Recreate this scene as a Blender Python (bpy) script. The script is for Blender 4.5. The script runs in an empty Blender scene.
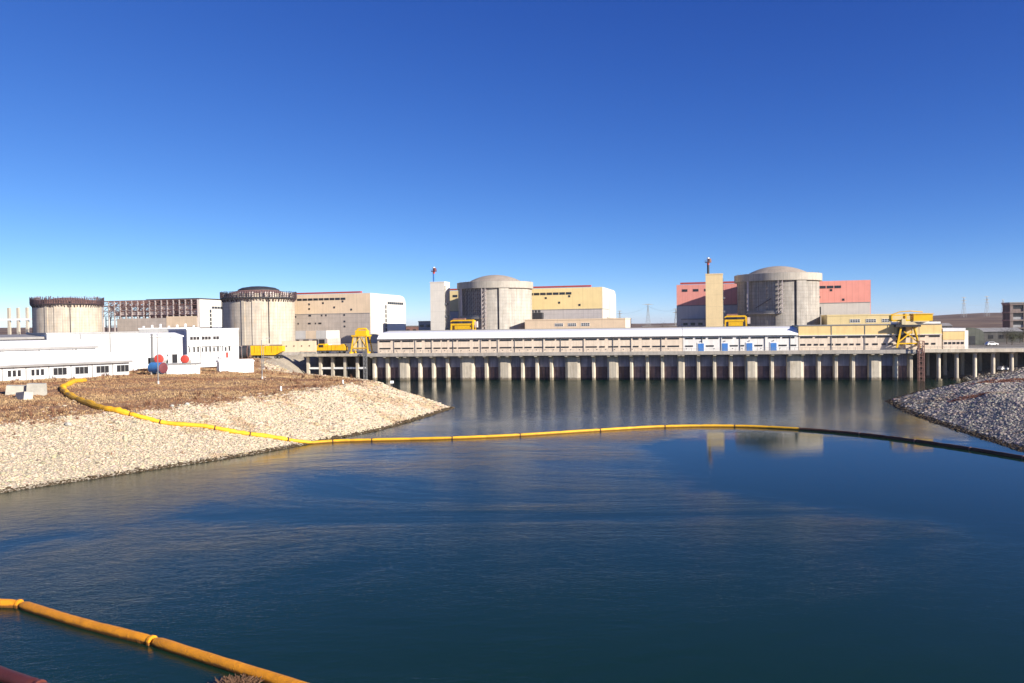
import bpy, bmesh, math, random
import numpy as np
from mathutils import Matrix, Vector
random.seed(7)
rng = np.random.default_rng(7)
R = math.radians
scene = bpy.context.scene
C = scene.collection

# ------------------------------------------------------------------ camera, sky, sun, exposure
CAM_H = 20.0
cam_data = bpy.data.cameras.new('camera')
cam_data.lens = 27.98; cam_data.sensor_width = 36.0
cam_data.clip_start = 0.5; cam_data.clip_end = 30000
cam = bpy.data.objects.new('camera', cam_data); C.objects.link(cam)
cam.matrix_world = (Matrix.Translation((0, 0, CAM_H)) @ Matrix.Rotation(R(90 - 1.1875), 4, 'X')
                    @ Matrix.Rotation(R(-0.783), 4, 'Z'))
scene.camera = cam

SUN_AZ = 53.0      # degrees from -Y (behind the camera) towards +X
SUN_EL = 21.5
world = bpy.data.worlds.new('World'); scene.world = world; world.use_nodes = True
wn = world.node_tree.nodes; wl = world.node_tree.links
bg = wn['Background']
sky = wn.new('ShaderNodeTexSky'); sky.sky_type = 'NISHITA'; sky.sun_disc = False
sky.sun_elevation = R(SUN_EL); sky.sun_rotation = R(180 - SUN_AZ)
sky.altitude = 3000; sky.air_density = 0.7; sky.dust_density = 1.5; sky.ozone_density = 6.0
# polarised, deep-blue rendition of the same sky: one tone curve per channel over the whole dome
sepc = wn.new('ShaderNodeSeparateColor'); comb = wn.new('ShaderNodeCombineColor'); wl.new(sky.outputs[0], sepc.inputs[0])
for i, (g, k) in enumerate(((1.55, 2.25), (1.26, 1.10), (.80, .76))):
    a = wn.new('ShaderNodeMath'); a.operation = 'MULTIPLY'; a.inputs[1].default_value = .1; wl.new(sepc.outputs[i], a.inputs[0])
    c = wn.new('ShaderNodeMath'); c.operation = 'MINIMUM'; c.inputs[1].default_value = 1.0; wl.new(a.outputs[0], c.inputs[0])
    p = wn.new('ShaderNodeMath'); p.operation = 'POWER'; p.inputs[1].default_value = g; wl.new(c.outputs[0], p.inputs[0])
    q = wn.new('ShaderNodeMath'); q.operation = 'MULTIPLY'; q.inputs[1].default_value = k * 10; wl.new(p.outputs[0], q.inputs[0])
    wl.new(q.outputs[0], comb.inputs[i])
wl.new(comb.outputs[0], bg.inputs[0]); bg.inputs[1].default_value = 0.10
sun_d = bpy.data.lights.new('sun', 'SUN'); sun_d.energy = 5.0; sun_d.angle = R(0.53); sun_d.color = (1.0, 0.93, 0.82)
sun = bpy.data.objects.new('sun', sun_d); C.objects.link(sun)
to_sun = Vector((math.sin(R(SUN_AZ)) * math.cos(R(SUN_EL)), -math.cos(R(SUN_AZ)) * math.cos(R(SUN_EL)), math.sin(R(SUN_EL))))
sun.rotation_euler = to_sun.to_track_quat('Z', 'Y').to_euler()
sun.location = to_sun * 500
vs = scene.view_settings
vs.view_transform = 'Standard'; vs.look = 'None'; vs.gamma = 1.0; vs.exposure = 0.85; vs.use_curve_mapping = False
scene.cycles.max_bounces = 6; scene.cycles.diffuse_bounces = 3; scene.cycles.glossy_bounces = 3

# ------------------------------------------------------------------ material helpers
def lin(r, g, b): return (r, g, b, 1.0)
class NT:
    def __init__(s, m): s.t = m.node_tree; s.n = s.t.nodes; s.l = s.t.links
    def new(s, k, **kw):
        x = s.n.new(k)
        for a, b in kw.items(): setattr(x, a, b)
        return x
    def math(s, op, a, b=None):
        x = s.n.new('ShaderNodeMath'); x.operation = op
        for i, q in enumerate((a, b)):
            if q is None: continue
            if isinstance(q, (int, float)): x.inputs[i].default_value = q
            else: s.l.new(q, x.inputs[i])
        return x.outputs[0]
    def mix(s, f, a, b, bt='MIX'):
        x = s.n.new('ShaderNodeMix'); x.data_type = 'RGBA'; x.blend_type = bt
        for i, q in ((0, f), (6, a), (7, b)):
            if isinstance(q, (int, float)): x.inputs[i].default_value = q
            elif isinstance(q, tuple): x.inputs[i].default_value = q
            else: s.l.new(q, x.inputs[i])
        return x.outputs[2]
    def noise(s, vec, scale, detail=4, rough=.55, dist=0.0):
        x = s.n.new('ShaderNodeTexNoise'); x.inputs['Scale'].default_value = scale
        x.inputs['Detail'].default_value = detail; x.inputs['Roughness'].default_value = rough
        x.inputs['Distortion'].default_value = dist
        s.l.new(vec, x.inputs['Vector']); return x.outputs[0]
    def mapping(s, vec, sc, rot=(0, 0, 0)):
        x = s.n.new('ShaderNodeMapping'); x.inputs['Scale'].default_value = sc; x.inputs['Rotation'].default_value = rot
        s.l.new(vec, x.inputs['Vector']); return x.outputs[0]
    def ramp(s, f, stops):
        x = s.n.new('ShaderNodeValToRGB'); e = x.color_ramp.elements
        while len(e) < len(stops): e.new(.5)
        for i, (p, c) in enumerate(stops):
            e[i].position = p; e[i].color = c if isinstance(c, tuple) else (c, c, c, 1)
        s.l.new(f, x.inputs[0]); return x.outputs[0]

M = {}
def mat(name, col, rough=.8, var=.12, scale=.35, streak=0.0, panel=0.0, pz=0.0, cyl=0.0, metal=0.0, bump=0.0, stain=None, seam=.72, spec=.3, tide=None, rand=0.0, crease=0.0):
    """plain weathered surface: mottling, vertical rain streaks, optional panel joints and rust/dirt stains"""
    m = bpy.data.materials.new(name); m.use_nodes = True; t = NT(m)
    b = t.n['Principled BSDF']; b.inputs['Roughness'].default_value = rough; b.inputs['Metallic'].default_value = metal
    b.inputs['Specular IOR Level'].default_value = spec
    tc = t.new('ShaderNodeTexCoord').outputs['Object']
    n = t.noise(tc, scale, 6, .6)
    f = t.ramp(n, [(.3, 0.0), (.7, 1.0)])
    lo = tuple(c * (1 - var) for c in col) + (1,); hi = tuple(min(1, c * (1 + var)) for c in col) + (1,)
    c = t.mix(f, lo, hi)
    if streak:
        sn = t.noise(t.mapping(tc, (1.1, 1.1, .045)), 1.0, 5, .6)
        c = t.mix(t.ramp(sn, [(.38, streak), (.62, 0.0)]), c, tuple(q * .45 for q in col) + (1,))
    if stain:
        sn = t.noise(t.mapping(tc, (.6, .6, .12)), 1.0, 6, .65)
        c = t.mix(t.ramp(sn, [(.55, 0.0), (.72, .6)]), c, stain + (1,))
    lw = .3 if name.startswith(('hall', 'annex', 'tower', 'concrete')) else .16
    if panel or pz:
        sp = t.new('ShaderNodeSeparateXYZ'); t.l.new(tc, sp.inputs[0])
        line = None
        if panel:
            if cyl:
                u = t.math('MULTIPLY', t.math('ARCTAN2', sp.outputs[1], sp.outputs[0]), cyl)
            else:
                u = t.math('ADD', sp.outputs[0], sp.outputs[1])
            fr = t.math('FRACT', t.math('DIVIDE', u, panel))
            line = t.math('LESS_THAN', fr, lw / panel)
        if pz:
            fz = t.math('FRACT', t.math('DIVIDE', sp.outputs[2], pz))
            lz = t.math('LESS_THAN', fz, lw / pz)
            line = lz if line is None else t.math('MAXIMUM', line, lz)
        c = t.mix(t.math('MULTIPLY', line, 1 - seam), c, tuple(q * .3 for q in col) + (1,))
    if tide:                                                   # wet, algae-dark band just above the water
        gp = t.new('ShaderNodeSeparateXYZ'); t.l.new(t.new('ShaderNodeNewGeometry').outputs['Position'], gp.inputs[0])
        zz = t.math('ADD', gp.outputs[2], t.math('MULTIPLY', t.noise(tc, 1.3, 4), -tide[0] * .8))
        c = t.mix(t.ramp(zz, [(0.0, .85), (max(.02, tide[0] * .35), 0.0)]), c, tide[1] + (1,))
    if rand:
        oi = t.new('ShaderNodeObjectInfo').outputs['Random']
        c = t.mix(1.0, c, t.ramp(oi, [(0.0, 1 - rand), (1.0, 1.0)]), 'MULTIPLY')
    t.l.new(c, b.inputs['Base Color'])
    if crease:
        bp = t.new('ShaderNodeBump'); bp.inputs['Strength'].default_value = crease; bp.inputs['Distance'].default_value = .15
        t.l.new(t.noise(tc, 2.4, 6, .6, 1.5), bp.inputs['Height']); t.l.new(bp.outputs[0], b.inputs['Normal'])
    elif bump:
        bp = t.new('ShaderNodeBump'); bp.inputs['Strength'].default_value = bump; bp.inputs['Distance'].default_value = .1
        t.l.new(t.noise(tc, 3.0, 8, .7), bp.inputs['Height']); t.l.new(bp.outputs[0], b.inputs['Normal'])
    M[name] = m
    return m

mat('concrete_grey', (.37, .34, .30), .9, .18, .25, streak=.55, panel=3.4, pz=1.8, cyl=20.4, seam=.78, bump=.3, stain=(.22, .19, .16))
mat('concrete', (.46, .425, .37), .9, .15, .25, streak=.45, panel=3.4, pz=1.8, cyl=20.4, seam=.8, bump=.3, stain=(.30, .26, .21))
mat('concrete_ring', (.43, .39, .33), .9, .12,   .3, streak=.3, panel=3.0, cyl=21.9, seam=.8, bump=.3, stain=(.2, .18, .16))
mat('concrete_warm', (.51, .445, .36), .9, .16, .2, streak=.42, panel=3.4, pz=1.9, cyl=21.3, seam=.8, bump=.3, stain=(.62, .40, .20))
mat('dome_concrete', (.36, .30, .24), .9, .14, .3, streak=0, panel=2.2, cyl=19.0, seam=.75, bump=.3)
mat('pier_concrete', (.66, .58, .46), .9, .12, .5, streak=.4, bump=.3, stain=(.32, .25, .17), tide=(1.6, (.14, .11, .07)), rand=.25)
mat('deck_concrete', (.42, .38, .33), .9, .16, .5, streak=.3, bump=.3)
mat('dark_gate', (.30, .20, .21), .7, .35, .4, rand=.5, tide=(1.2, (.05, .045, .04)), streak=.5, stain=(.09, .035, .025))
mat('breast_wall', (.38, .36, .44), .85, .25, .3, streak=.6)
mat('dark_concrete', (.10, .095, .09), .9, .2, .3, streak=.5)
mat('cream_wall', (.76, .63, .49), .75, .08, .5, streak=.25, panel=6.2, seam=.72)
mat('white_wall', (.80, .77, .72), .7, .06, .5, streak=.2, panel=6.2, seam=.72)
mat('yellow_wall', (.80, .58, .26), .7, .07, .5, streak=.15, panel=6.0, seam=.8)
mat('hall_yellow', (.80, .63, .31), .7, .06, .15, panel=6.0, seam=.86, streak=.08)
mat('hall_peach', (.74, .57, .39), .8, .1, .12, panel=6.0, seam=.84, streak=.12)
mat('hall_pink', (.76, .31, .25), .7, .07, .15, panel=3.0, seam=.84, streak=.1)
mat('hall_grey', (.52, .48, .46), .85, .1, .2, panel=6.0, pz=3.2, seam=.82, streak=.2)
mat('hall_buff', (.48, .41, .35), .85, .12, .2, panel=6.0, pz=3.2, seam=.82, streak=.25)
mat('hall_white', (.60, .56, .50), .75, .06, .2, panel=6.0, seam=.85, streak=.1)
mat('annex_peach', (.77, .59, .40), .75, .06, .3, panel=6.0, seam=.86, streak=.1)
mat('tower_cream', (.76, .70, .60), .75, .06, .3, pz=6.0, seam=.85, streak=.12)
mat('tower_yellow', (.80, .62, .34), .75, .06, .3, pz=6.0, seam=.88, streak=.12)
mat('red_trim', (.42, .07, .05), .6, .15, .5)
mat('white_metal', (.78, .78, .76), .5, .05, .4, streak=.1)
mat('white_roof', (.86, .85, .83), .5, .05, .3, panel=1.2, seam=.9, streak=.0)
mat('white_clad', (.60, .60, .60), .6, .08, .3, panel=4.8, seam=.5, streak=.3, stain=(.42, .40, .36))
mat('grey_roof', (.26, .25, .24), .7, .15, .4)
mat('grey_clad', (.36, .36, .36), .7, .1, .4, panel=2.0, seam=.85, streak=.2)
mat('steel_brown', (.06, .038, .042), .7, .3, .6)
mat('steel_rust', (.22, .12, .10), .8, .3, .5)
mat('steel_pale', (.52, .45, .42), .7, .15, .5)
mat('steel_grey', (.22, .22, .22), .6, .15, .6, metal=.4)
mat('dark_steel', (.035, .035, .04), .6, .25, .6)
mat('crane_yellow', (.80, .46, .012), .5, .12, .8, stain=(.4, .2, .03))
mat('crane_cream', (.62, .52, .32), .6, .1, .8, stain=(.35, .2, .08))
mat('blue_paint', (.06, .20, .52), .5, .1, .8)
mat('tank_blue', (.07, .24, .52), .5, .15, .7)
mat('tank_red', (.42, .05, .035), .5, .15, .7)
mat('tank_maroon', (.14, .035, .04), .6, .15, .7)
mat('rubber', (.02, .02, .02), .8, .2, 1)
mat('boom_yellow', (.80, .43, .02), .55, .1, .6, stain=(.42, .20, .03), crease=.35, tide=(.35, (.30, .13, .02)), rand=.2)
mat('boom_orange', (.78, .30, .015), .5, .15, .5, stain=(.30, .10, .015), crease=.5, tide=(.35, (.12, .05, .02)), rand=.15)
mat('boom_brown', (.075, .035, .022), .7, .3, .5, bump=.3)
mat('boom_maroon', (.10, .025, .02), .5, .3, .5, bump=.3)
mat('bark', (.10, .075, .055), .9, .2, 2)
mat('car_white', (.75, .75, .75), .3, .03, 1, spec=.5)
mat('olive_metal', (.10, .105, .085), .7, .15, .5, panel=1.5)
mat('slab', (.44, .42, .36), .9, .15, .8, bump=.4)
def glass_mat():
    m = bpy.data.materials.new('glass'); m.use_nodes = True
    b = m.node_tree.nodes['Principled BSDF']; b.inputs['Base Color'].default_value = (.02, .022, .026, 1)
    b.inputs['Roughness'].default_value = .12; b.inputs['Specular IOR Level'].default_value = .6
    M['glass'] = m
glass_mat()
def attr_mat(name, rough=.9, var=.3, scale=2.0):
    m = bpy.data.materials.new(name); m.use_nodes = True; t = NT(m); b = t.n['Principled BSDF']
    b.inputs['Roughness'].default_value = rough; b.inputs['Specular IOR Level'].default_value = .15
    a = t.new('ShaderNodeAttribute', attribute_name='col')
    n = t.noise(t.new('ShaderNodeTexCoord').outputs['Object'], scale, 4)
    c = t.mix(1.0, a.outputs['Color'], t.ramp(n, [(.3, 1 - var), (.7, 1.0)]), 'MULTIPLY')
    t.l.new(c, b.inputs['Base Color']); M[name] = m
attr_mat('stone', .9, .3, 3.0)
attr_mat('dry_grass', .95, .2, .3)
attr_mat('twigs', .95, .2, .5)

# ------------------------------------------------------------------ mesh helpers
class MB:
    def __init__(s): s.v = []; s.f = []
    def add(s, v, f):
        o = len(s.v); s.v += [tuple(q) for q in v]; s.f += [tuple(i + o for i in q) for q in f]; return s
    def box(s, x0, x1, y0, y1, z0, z1):
        return s.add([(x0, y0, z0), (x1, y0, z0), (x1, y1, z0), (x0, y1, z0), (x0, y0, z1), (x1, y0, z1), (x1, y1, z1), (x0, y1, z1)],
                     [(0, 3, 2, 1), (4, 5, 6, 7), (0, 1, 5, 4), (1, 2, 6, 5), (2, 3, 7, 6), (3, 0, 4, 7)])
    def tube(s, pts, r, n=8, caps=True):
        """round tube along a polyline; r a number or one per point"""
        P = [Vector(p) for p in pts]; k = len(P)
        rr = [r] * k if isinstance(r, (int, float)) else r
        V = []; F = []
        for i, p in enumerate(P):
            d = (P[min(i + 1, k - 1)] - P[max(i - 1, 0)]).normalized()
            a = Vector((0, 0, 1)) if abs(d.z) < .9 else Vector((1, 0, 0))
            u = d.cross(a).normalized(); w = d.cross(u)
            for j in range(n):
                t = 2 * math.pi * (j + .5) / n
                V.append(p + (u * math.cos(t) + w * math.sin(t)) * rr[i])
        for i in range(k - 1):
            for j in range(n):
                a = i * n + j; b = i * n + (j + 1) % n
                F.append((a, b, b + n, a + n))
        if caps: F += [tuple(range(n))[::-1], tuple(range((k - 1) * n, k * n))]
        return s.add(V, F)
    def bar(s, p, q, w): return s.tube([p, q], w * .707, 4)
    def prism_x(s, poly, x0, x1):
        """polygon in (y,z) swept along x"""
        n = len(poly)
        return s.add([(x0, y, z) for y, z in poly] + [(x1, y, z) for y, z in poly],
                     [tuple(range(n)), tuple(range(n, 2 * n))[::-1]] + [(i, (i + 1) % n, (i + 1) % n + n, i + n) for i in range(n)])
    def prism_y(s, poly, y0, y1):
        n = len(poly)
        return s.add([(x, y0, z) for x, z in poly] + [(x, y1, z) for x, z in poly],
                     [tuple(range(n)), tuple(range(n, 2 * n))[::-1]] + [(i, (i + 1) % n, (i + 1) % n + n, i + n) for i in range(n)])
    def lathe(s, prof, n=96, a0=0.0, a1=360.0):
        """profile (r,z) turned about z; angle 0 is -Y, positive towards +X"""
        full = abs(a1 - a0 - 360) < 1e-6; k = len(prof); m = n if full else n + 1
        V = []
        for i in range(m):
            a = R(a0 + (a1 - a0) * i / n)
            V += [(r * math.sin(a), -r * math.cos(a), z) for r, z in prof]
        F = []
        for i in range(n):
            i2 = (i + 1) % m
            for j in range(k - 1):
                F.append((i * k + j, i2 * k + j, i2 * k + j + 1, i * k + j + 1))
        return s.add(V, F)
    def build(s, name, m, parent=None, smooth=False, recalc=True):
        me = bpy.data.meshes.new(name); me.from_pydata(s.v, [], s.f); me.update()
        if recalc:
            bm = bmesh.new(); bm.from_mesh(me)
            bmesh.ops.recalc_face_normals(bm, faces=bm.faces); bm.to_mesh(me); bm.free()
        me.materials.append(M[m])
        if smooth:
            me.polygons.foreach_set('use_smooth', [True] * len(me.polygons))
            me.set_sharp_from_angle(angle=R(35))
        return link(name, me, parent)
def link(name, me, parent=None):
    o = bpy.data.objects.new(name, me); C.objects.link(o)
    if parent: o.parent = parent
    return o
def tag(o, label=None, cat=None, group=None, kind=None):
    if label: o['label'] = label
    if cat: o['category'] = cat
    if group: o['group'] = group
    if kind: o['kind'] = kind
    return o
def thing(name, label, cat, loc=(0, 0, 0), rz=0.0, group=None):
    o = bpy.data.objects.new(name, None); C.objects.link(o); o.empty_display_size = .5
    o.location = loc; o.rotation_euler = (0, 0, R(rz)); return tag(o, label, cat, group)
def copy_tree(o, parent=None):
    c = o.copy(); C.objects.link(c); c.parent = parent
    for ch in list(o.children): copy_tree(ch, c)
    return c
def window(par, a0, a1, z0, z1, at, axis='y', mull=1, rows=1, frame='dark_steel', fw=.12, out=-1):
    """framed window on a wall facing -Y (axis y) or +X (axis x, out=+1); pane set back inside the frame"""
    f = MB(); g = MB()
    def bx(mb, p0, p1, q0, q1, d0, d1):
        if axis == 'y': mb.box(p0, p1, at + out * d1, at + out * d0, q0, q1)
        else: mb.box(at + out * d0, at + out * d1, p0, p1, q0, q1) if out > 0 else mb.box(at + out * d1, at + out * d0, p0, p1, q0, q1)
    bx(f, a0, a1, z0, z0 + fw, -.05, .12); bx(f, a0, a1, z1 - fw, z1, -.05, .12)
    for i in range(mull + 1):
        x = a0 + (a1 - a0 - fw) * i / mull; bx(f, x, x + fw, z0 + fw, z1 - fw, -.05, .11)
    for i in range(1, rows):
        z = z0 + (z1 - z0) * i / rows; bx(f, a0 + fw, a1 - fw, z - fw / 2, z + fw / 2, -.05, .10)
    bx(g, a0 + fw * .5, a1 - fw * .5, z0 + fw * .5, z1 - fw * .5, -.05, .04)
    w = f.build('window', frame, par); g.build('pane', 'glass', w); return w

# ------------------------------------------------------------------ terrain
LEFT = [(-140, 0), (-86, 72), (-63.9, 98.5), (-56.2, 107.7), (-41.7, 125.6), (-32.6, 141.2), (-25.8, 153.9), (-19, 176), (-14.8, 193.4),
        (-28, 212), (-48, 236), (-64, 262), (-76, 290), (-78, 330), (-600, 330), (-600, 0)]
RIGHT = [(73, -80), (75, 60), (76.2, 118.5), (80.2, 145.7), (85, 172), (92.3, 195.9), (109.5, 216.3), (130.6, 237.4), (146, 254), (150, 300), (700, 300), (700, -80)]
def sdist(poly, x, y):
    x = np.asarray(x, float); y = np.asarray(y, float)
    d = np.full(x.shape, 1e9); ins = np.zeros(x.shape, bool)
    n = len(poly)
    for i in range(n):
        ax, ay = poly[i]; bx, by = poly[(i + 1) % n]
        ex, ey = bx - ax, by - ay
        t = np.clip(((x - ax) * ex + (y - ay) * ey) / (ex * ex + ey * ey), 0, 1)
        d = np.minimum(d, np.hypot(x - ax - t * ex, y - ay - t * ey))
        c = ((ay > y) != (by > y))
        ins ^= c & (x < (bx - ax) * (y - ay) / (by - ay + 1e-12) + ax)
    return np.where(ins, d, -d)
def wob(x, y, f=1.0):
    return (np.sin(x * .21 * f + 1.3) * np.cos(y * .17 * f) + .6 * np.sin(x * .47 * f + y * .39 * f) + .4 * np.sin(x * .93 * f - y * .71 * f + 2)) / 2
PCA, PSA = math.cos(R(11)), math.sin(R(11))
def pump_local(x, y):          # coordinates along and behind the intake front
    return x * PCA - (y - 287) * PSA, x * PSA + (y - 287) * PCA
def sstep(a, b, x):
    t = np.clip((x - a) / (b - a), 0, 1); return t * t * (3 - 2 * t)
def terrain(x, y):
    x = np.asarray(x, float); y = np.asarray(y, float)
    sl = sdist(LEFT, x, y); sr = sdist(RIGHT, x, y)
    w = wob(x, y)
    k = .41 + .5 * sstep(248, 275, y)
    zl = np.where(sl * k < 7, sl * k, 7 + (sl - 7 / k) * (.075 + .5 * sstep(250, 275, y))); zl = np.minimum(zl, 9.7)
    zl = zl + np.where(sl > 0, np.minimum(sl * .03, .3) * w, 0)
    zr = np.where(sr < 17, sr * .215, 3.65 + (sr - 17) * .045); zr = np.minimum(zr, 9.6)
    zr = zr + np.where(sr > 0, np.minimum(sr * .03, .3) * w, 0)
    z = np.maximum(np.maximum(zl, zr), -3.0)
    s, b = pump_local(x, y)
    z = np.where(b > 14, np.maximum(z, 10.0), z)
    r = np.hypot(x, y); az = np.arctan2(x, y)
    hill = sstep(900, 2400, r) * (9 + 14 * sstep(-.2, -.7, az) + 15 * sstep(.25, .55, az) + 2.5 * np.sin(az * 23) + 1.5 * np.sin(az * 61 + 1))
    return z + hill + sstep(700, 1100, r) * 1.0 * w
def hz(x, y): return float(terrain(np.array([x]), np.array([y]))[0])

def ground_mat():
    m = bpy.data.materials.new('ground'); m.use_nodes = True; t = NT(m); b = t.n['Principled BSDF']
    b.inputs['Roughness'].default_value = .95; b.inputs['Specular IOR Level'].default_value = .1
    p = t.new('ShaderNodeNewGeometry').outputs['Position']
    a = t.new('ShaderNodeAttribute', attribute_name='zone')       # r gravel, g plant yard, b far fields
    sp = t.new('ShaderNodeSeparateColor'); t.l.new(a.outputs['Color'], sp.inputs[0])
    n1 = t.noise(p, .12, 6, .65); n2 = t.noise(p, 1.6, 5, .7); n3 = t.noise(p, .012, 5, .6)
    soil = t.mix(t.ramp(n1, [(.35, 0.0), (.65, 1.0)]), (.24, .13, .08, 1), (.40, .25, .15, 1))
    soil = t.mix(t.math('MULTIPLY', t.ramp(n2, [(.35, 0.0), (.7, 1.0)]), .5), soil, (.09, .05, .03, 1))
    grav = t.mix(t.ramp(n2, [(.35, 0.0), (.65, 1.0)]), (.26, .22, .17, 1), (.46, .40, .31, 1))
    yard = t.mix(t.ramp(n1, [(.35, 0.0), (.65, 1.0)]), (.16, .14, .12, 1), (.26, .23, .19, 1))
    far = t.mix(t.ramp(n3, [(.4, 0.0), (.6, 1.0)]), (.12, .075, .055, 1), (.22, .15, .10, 1))
    c = t.mix(sp.outputs[0], soil, grav); c = t.mix(sp.outputs[1], c, yard); c = t.mix(sp.outputs[2], c, far)
    t.l.new(c, b.inputs['Base Color'])
    bp = t.new('ShaderNodeBump'); bp.inputs['Strength'].default_value = .8; bp.inputs['Distance'].default_value = .25
    t.l.new(t.noise(p, 2.2, 8, .75), bp.inputs['Height']); t.l.new(bp.outputs[0], b.inputs['Normal'])
    M['ground'] = m
ground_mat()
def gravel_mask(x, y):
    sl = sdist(LEFT, x, y); sr = sdist(RIGHT, x, y)
    ml = (sl > -3) & (sl < 17.5 + 2.5 * wob(x, y, 1.7) + 1.2 * np.sin(x * 7.3 + y * 3.1) * np.sin(y * 5.7 - x * 2.2))
    mr = (sr > -3) & (sr < 60)
    return ml, mr, sl, sr
def make_ground():
    far = lambda a, b, n: np.geomspace(a, b, n)
    xs = np.concatenate([-far(200, 9000, 44)[::-1], np.arange(-198, 199, 1.6), far(200, 9000, 44)])
    ys = np.concatenate([np.arange(-80, 330, 1.6), far(331, 9000, 60)])
    X, Y = np.meshgrid(xs, ys); Z = terrain(X, Y)
    nx, ny = len(xs), len(ys)
    V = np.stack([X, Y, Z], -1).reshape(-1, 3)
    i = np.arange(nx - 1)[None, :] + nx * np.arange(ny - 1)[:, None]; i = i.reshape(-1)
    F = np.stack([i, i + 1, i + nx + 1, i + nx], -1)
    me = bpy.data.meshes.new('ground'); me.from_pydata(V.tolist(), [], F.tolist()); me.update()
    ml, mr, sl, sr = gravel_mask(X.ravel(), Y.ravel())
    b = pump_local(X.ravel(), Y.ravel())[1]
    col = np.zeros((nx * ny, 4), np.float32); col[:, 3] = 1
    col[:, 0] = (ml | mr); col[:, 1] = sstep(8, 18, b); col[:, 2] = sstep(650, 1000, np.hypot(X.ravel(), Y.ravel()))
    at = me.color_attributes.new('zone', 'FLOAT_COLOR', 'POINT'); at.data.foreach_set('color', col.ravel())
    me.materials.append(M['ground']); me.polygons.foreach_set('use_smooth', [True] * len(me.polygons))
    tag(link('ground', me), kind='structure')
make_ground()

def water_mat():
    m = bpy.data.materials.new('water'); m.use_nodes = True; t = NT(m); b = t.n['Principled BSDF']
    b.inputs['Base Color'].default_value = (.005, .024, .014, 1); b.inputs['Roughness'].default_value = .04
    b.inputs['IOR'].default_value = 1.33; b.inputs['Specular IOR Level'].default_value = .27
    p = t.new('ShaderNodeNewGeometry').outputs['Position']
    big = t.ramp(t.noise(t.mapping(p, (.014, .03, 1)), 1.0, 4, .6, 1.2), [(.35, .3), (.65, 1.25)])
    r1 = t.noise(t.mapping(p, (.55, 1.0, 1), (0, 0, R(14))), 1.0, 4, .6, .5)
    r2 = t.noise(t.mapping(p, (2.2, 3.6, 1), (0, 0, R(-20))), 1.0, 4, .65)
    r0 = t.noise(p, .13, 3, .5)
    r4 = t.noise(t.mapping(p, (5.0, 7.5, 1), (0, 0, R(8))), 1.0, 3, .6)
    h = t.math('ADD', t.math('MULTIPLY', r1, .05), t.math('ADD', t.math('MULTIPLY', r2, .034), t.math('MULTIPLY', r0, .06)))
    # sheltered calm patch behind the boom on the right
    vd = t.new('ShaderNodeVectorMath', operation='DISTANCE'); t.l.new(t.mapping(p, (1 / 42, 1 / 52, 0)), vd.inputs[0]); vd.inputs[1].default_value = (48 / 42, 112 / 52, 0)
    calm = t.ramp(t.math('ADD', vd.outputs['Value'], t.math('MULTIPLY', t.noise(p, .05, 4), .5)), [(.85, .11), (1.5, 1.0)])
    spp = t.new('ShaderNodeSeparateXYZ'); t.l.new(p, spp.inputs[0])      # outflow chop in front of the intake
    chop = t.math('MULTIPLY', t.ramp(t.math('DIVIDE', spp.outputs[1], 400), [(.40, 0.0), (.50, 1.0)]), t.ramp(t.math('DIVIDE', t.math('ADD', spp.outputs[0], 60), 120), [(.3, 0.0), (.45, 1.0)]))
    r3 = t.noise(p, .7, 4, .65, .4)
    h = t.math('ADD', h, t.math('MULTIPLY', r4, .010))
    h = t.math('MULTIPLY', h, t.math('MULTIPLY', t.math('MULTIPLY', big, calm), .75))
    h = t.math('ADD', h, t.math('MULTIPLY', t.math('MULTIPLY', chop, r3), .42))
    bp = t.new('ShaderNodeBump'); bp.inputs['Distance'].default_value = 1.0; bp.inputs['Strength'].default_value = 1.0
    t.l.new(h, bp.inputs['Height']); t.l.new(bp.outputs[0], b.inputs['Normal'])
    M['water'] = m
water_mat()
w = MB().add([(-200, -120, 0), (260, -120, 0), (260, 330, 0), (-200, 330, 0)], [(0, 1, 2, 3)]).build('water', 'water')
tag(w, kind='structure')

# ------------------------------------------------------------------ river stones on the two banks, dry grass, brush
def ico():
    p = (1 + 5 ** .5) / 2
    v = np.array([(-1, p, 0), (1, p, 0), (-1, -p, 0), (1, -p, 0), (0, -1, p), (0, 1, p), (0, -1, -p), (0, 1, -p), (p, 0, -1), (p, 0, 1), (-p, 0, -1), (-p, 0, 1)]) / math.sqrt(1 + p * p)
    f = np.array([(0, 11, 5), (0, 5, 1), (0, 1, 7), (0, 7, 10), (0, 10, 11), (1, 5, 9), (5, 11, 4), (11, 10, 2), (10, 7, 6), (7, 1, 8), (3, 9, 4), (3, 4, 2), (3, 2, 6), (3, 6, 8), (3, 8, 9), (4, 9, 5), (2, 4, 11), (6, 2, 10), (8, 6, 7), (9, 8, 1)])
    return v, f
def mesh_np(name, V, F, col, m):
    me = bpy.data.meshes.new(name); nv = len(V); nf = len(F)
    me.vertices.add(nv); me.vertices.foreach_set('co', V.astype(np.float32).ravel())
    me.loops.add(nf * 3); me.loops.foreach_set('vertex_index', F.astype(np.int32).ravel())
    me.polygons.add(nf); me.polygons.foreach_set('loop_start', np.arange(0, nf * 3, 3, dtype=np.int32))
    me.polygons.foreach_set('loop_total', np.full(nf, 3, np.int32))
    me.update(calc_edges=True)
    at = me.color_attributes.new('col', 'FLOAT_COLOR', 'POINT')
    c = np.ones((nv, 4), np.float32); c[:, :3] = col; at.data.foreach_set('color', c.ravel())
    me.materials.append(M[m]); return link(name, me)
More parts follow.
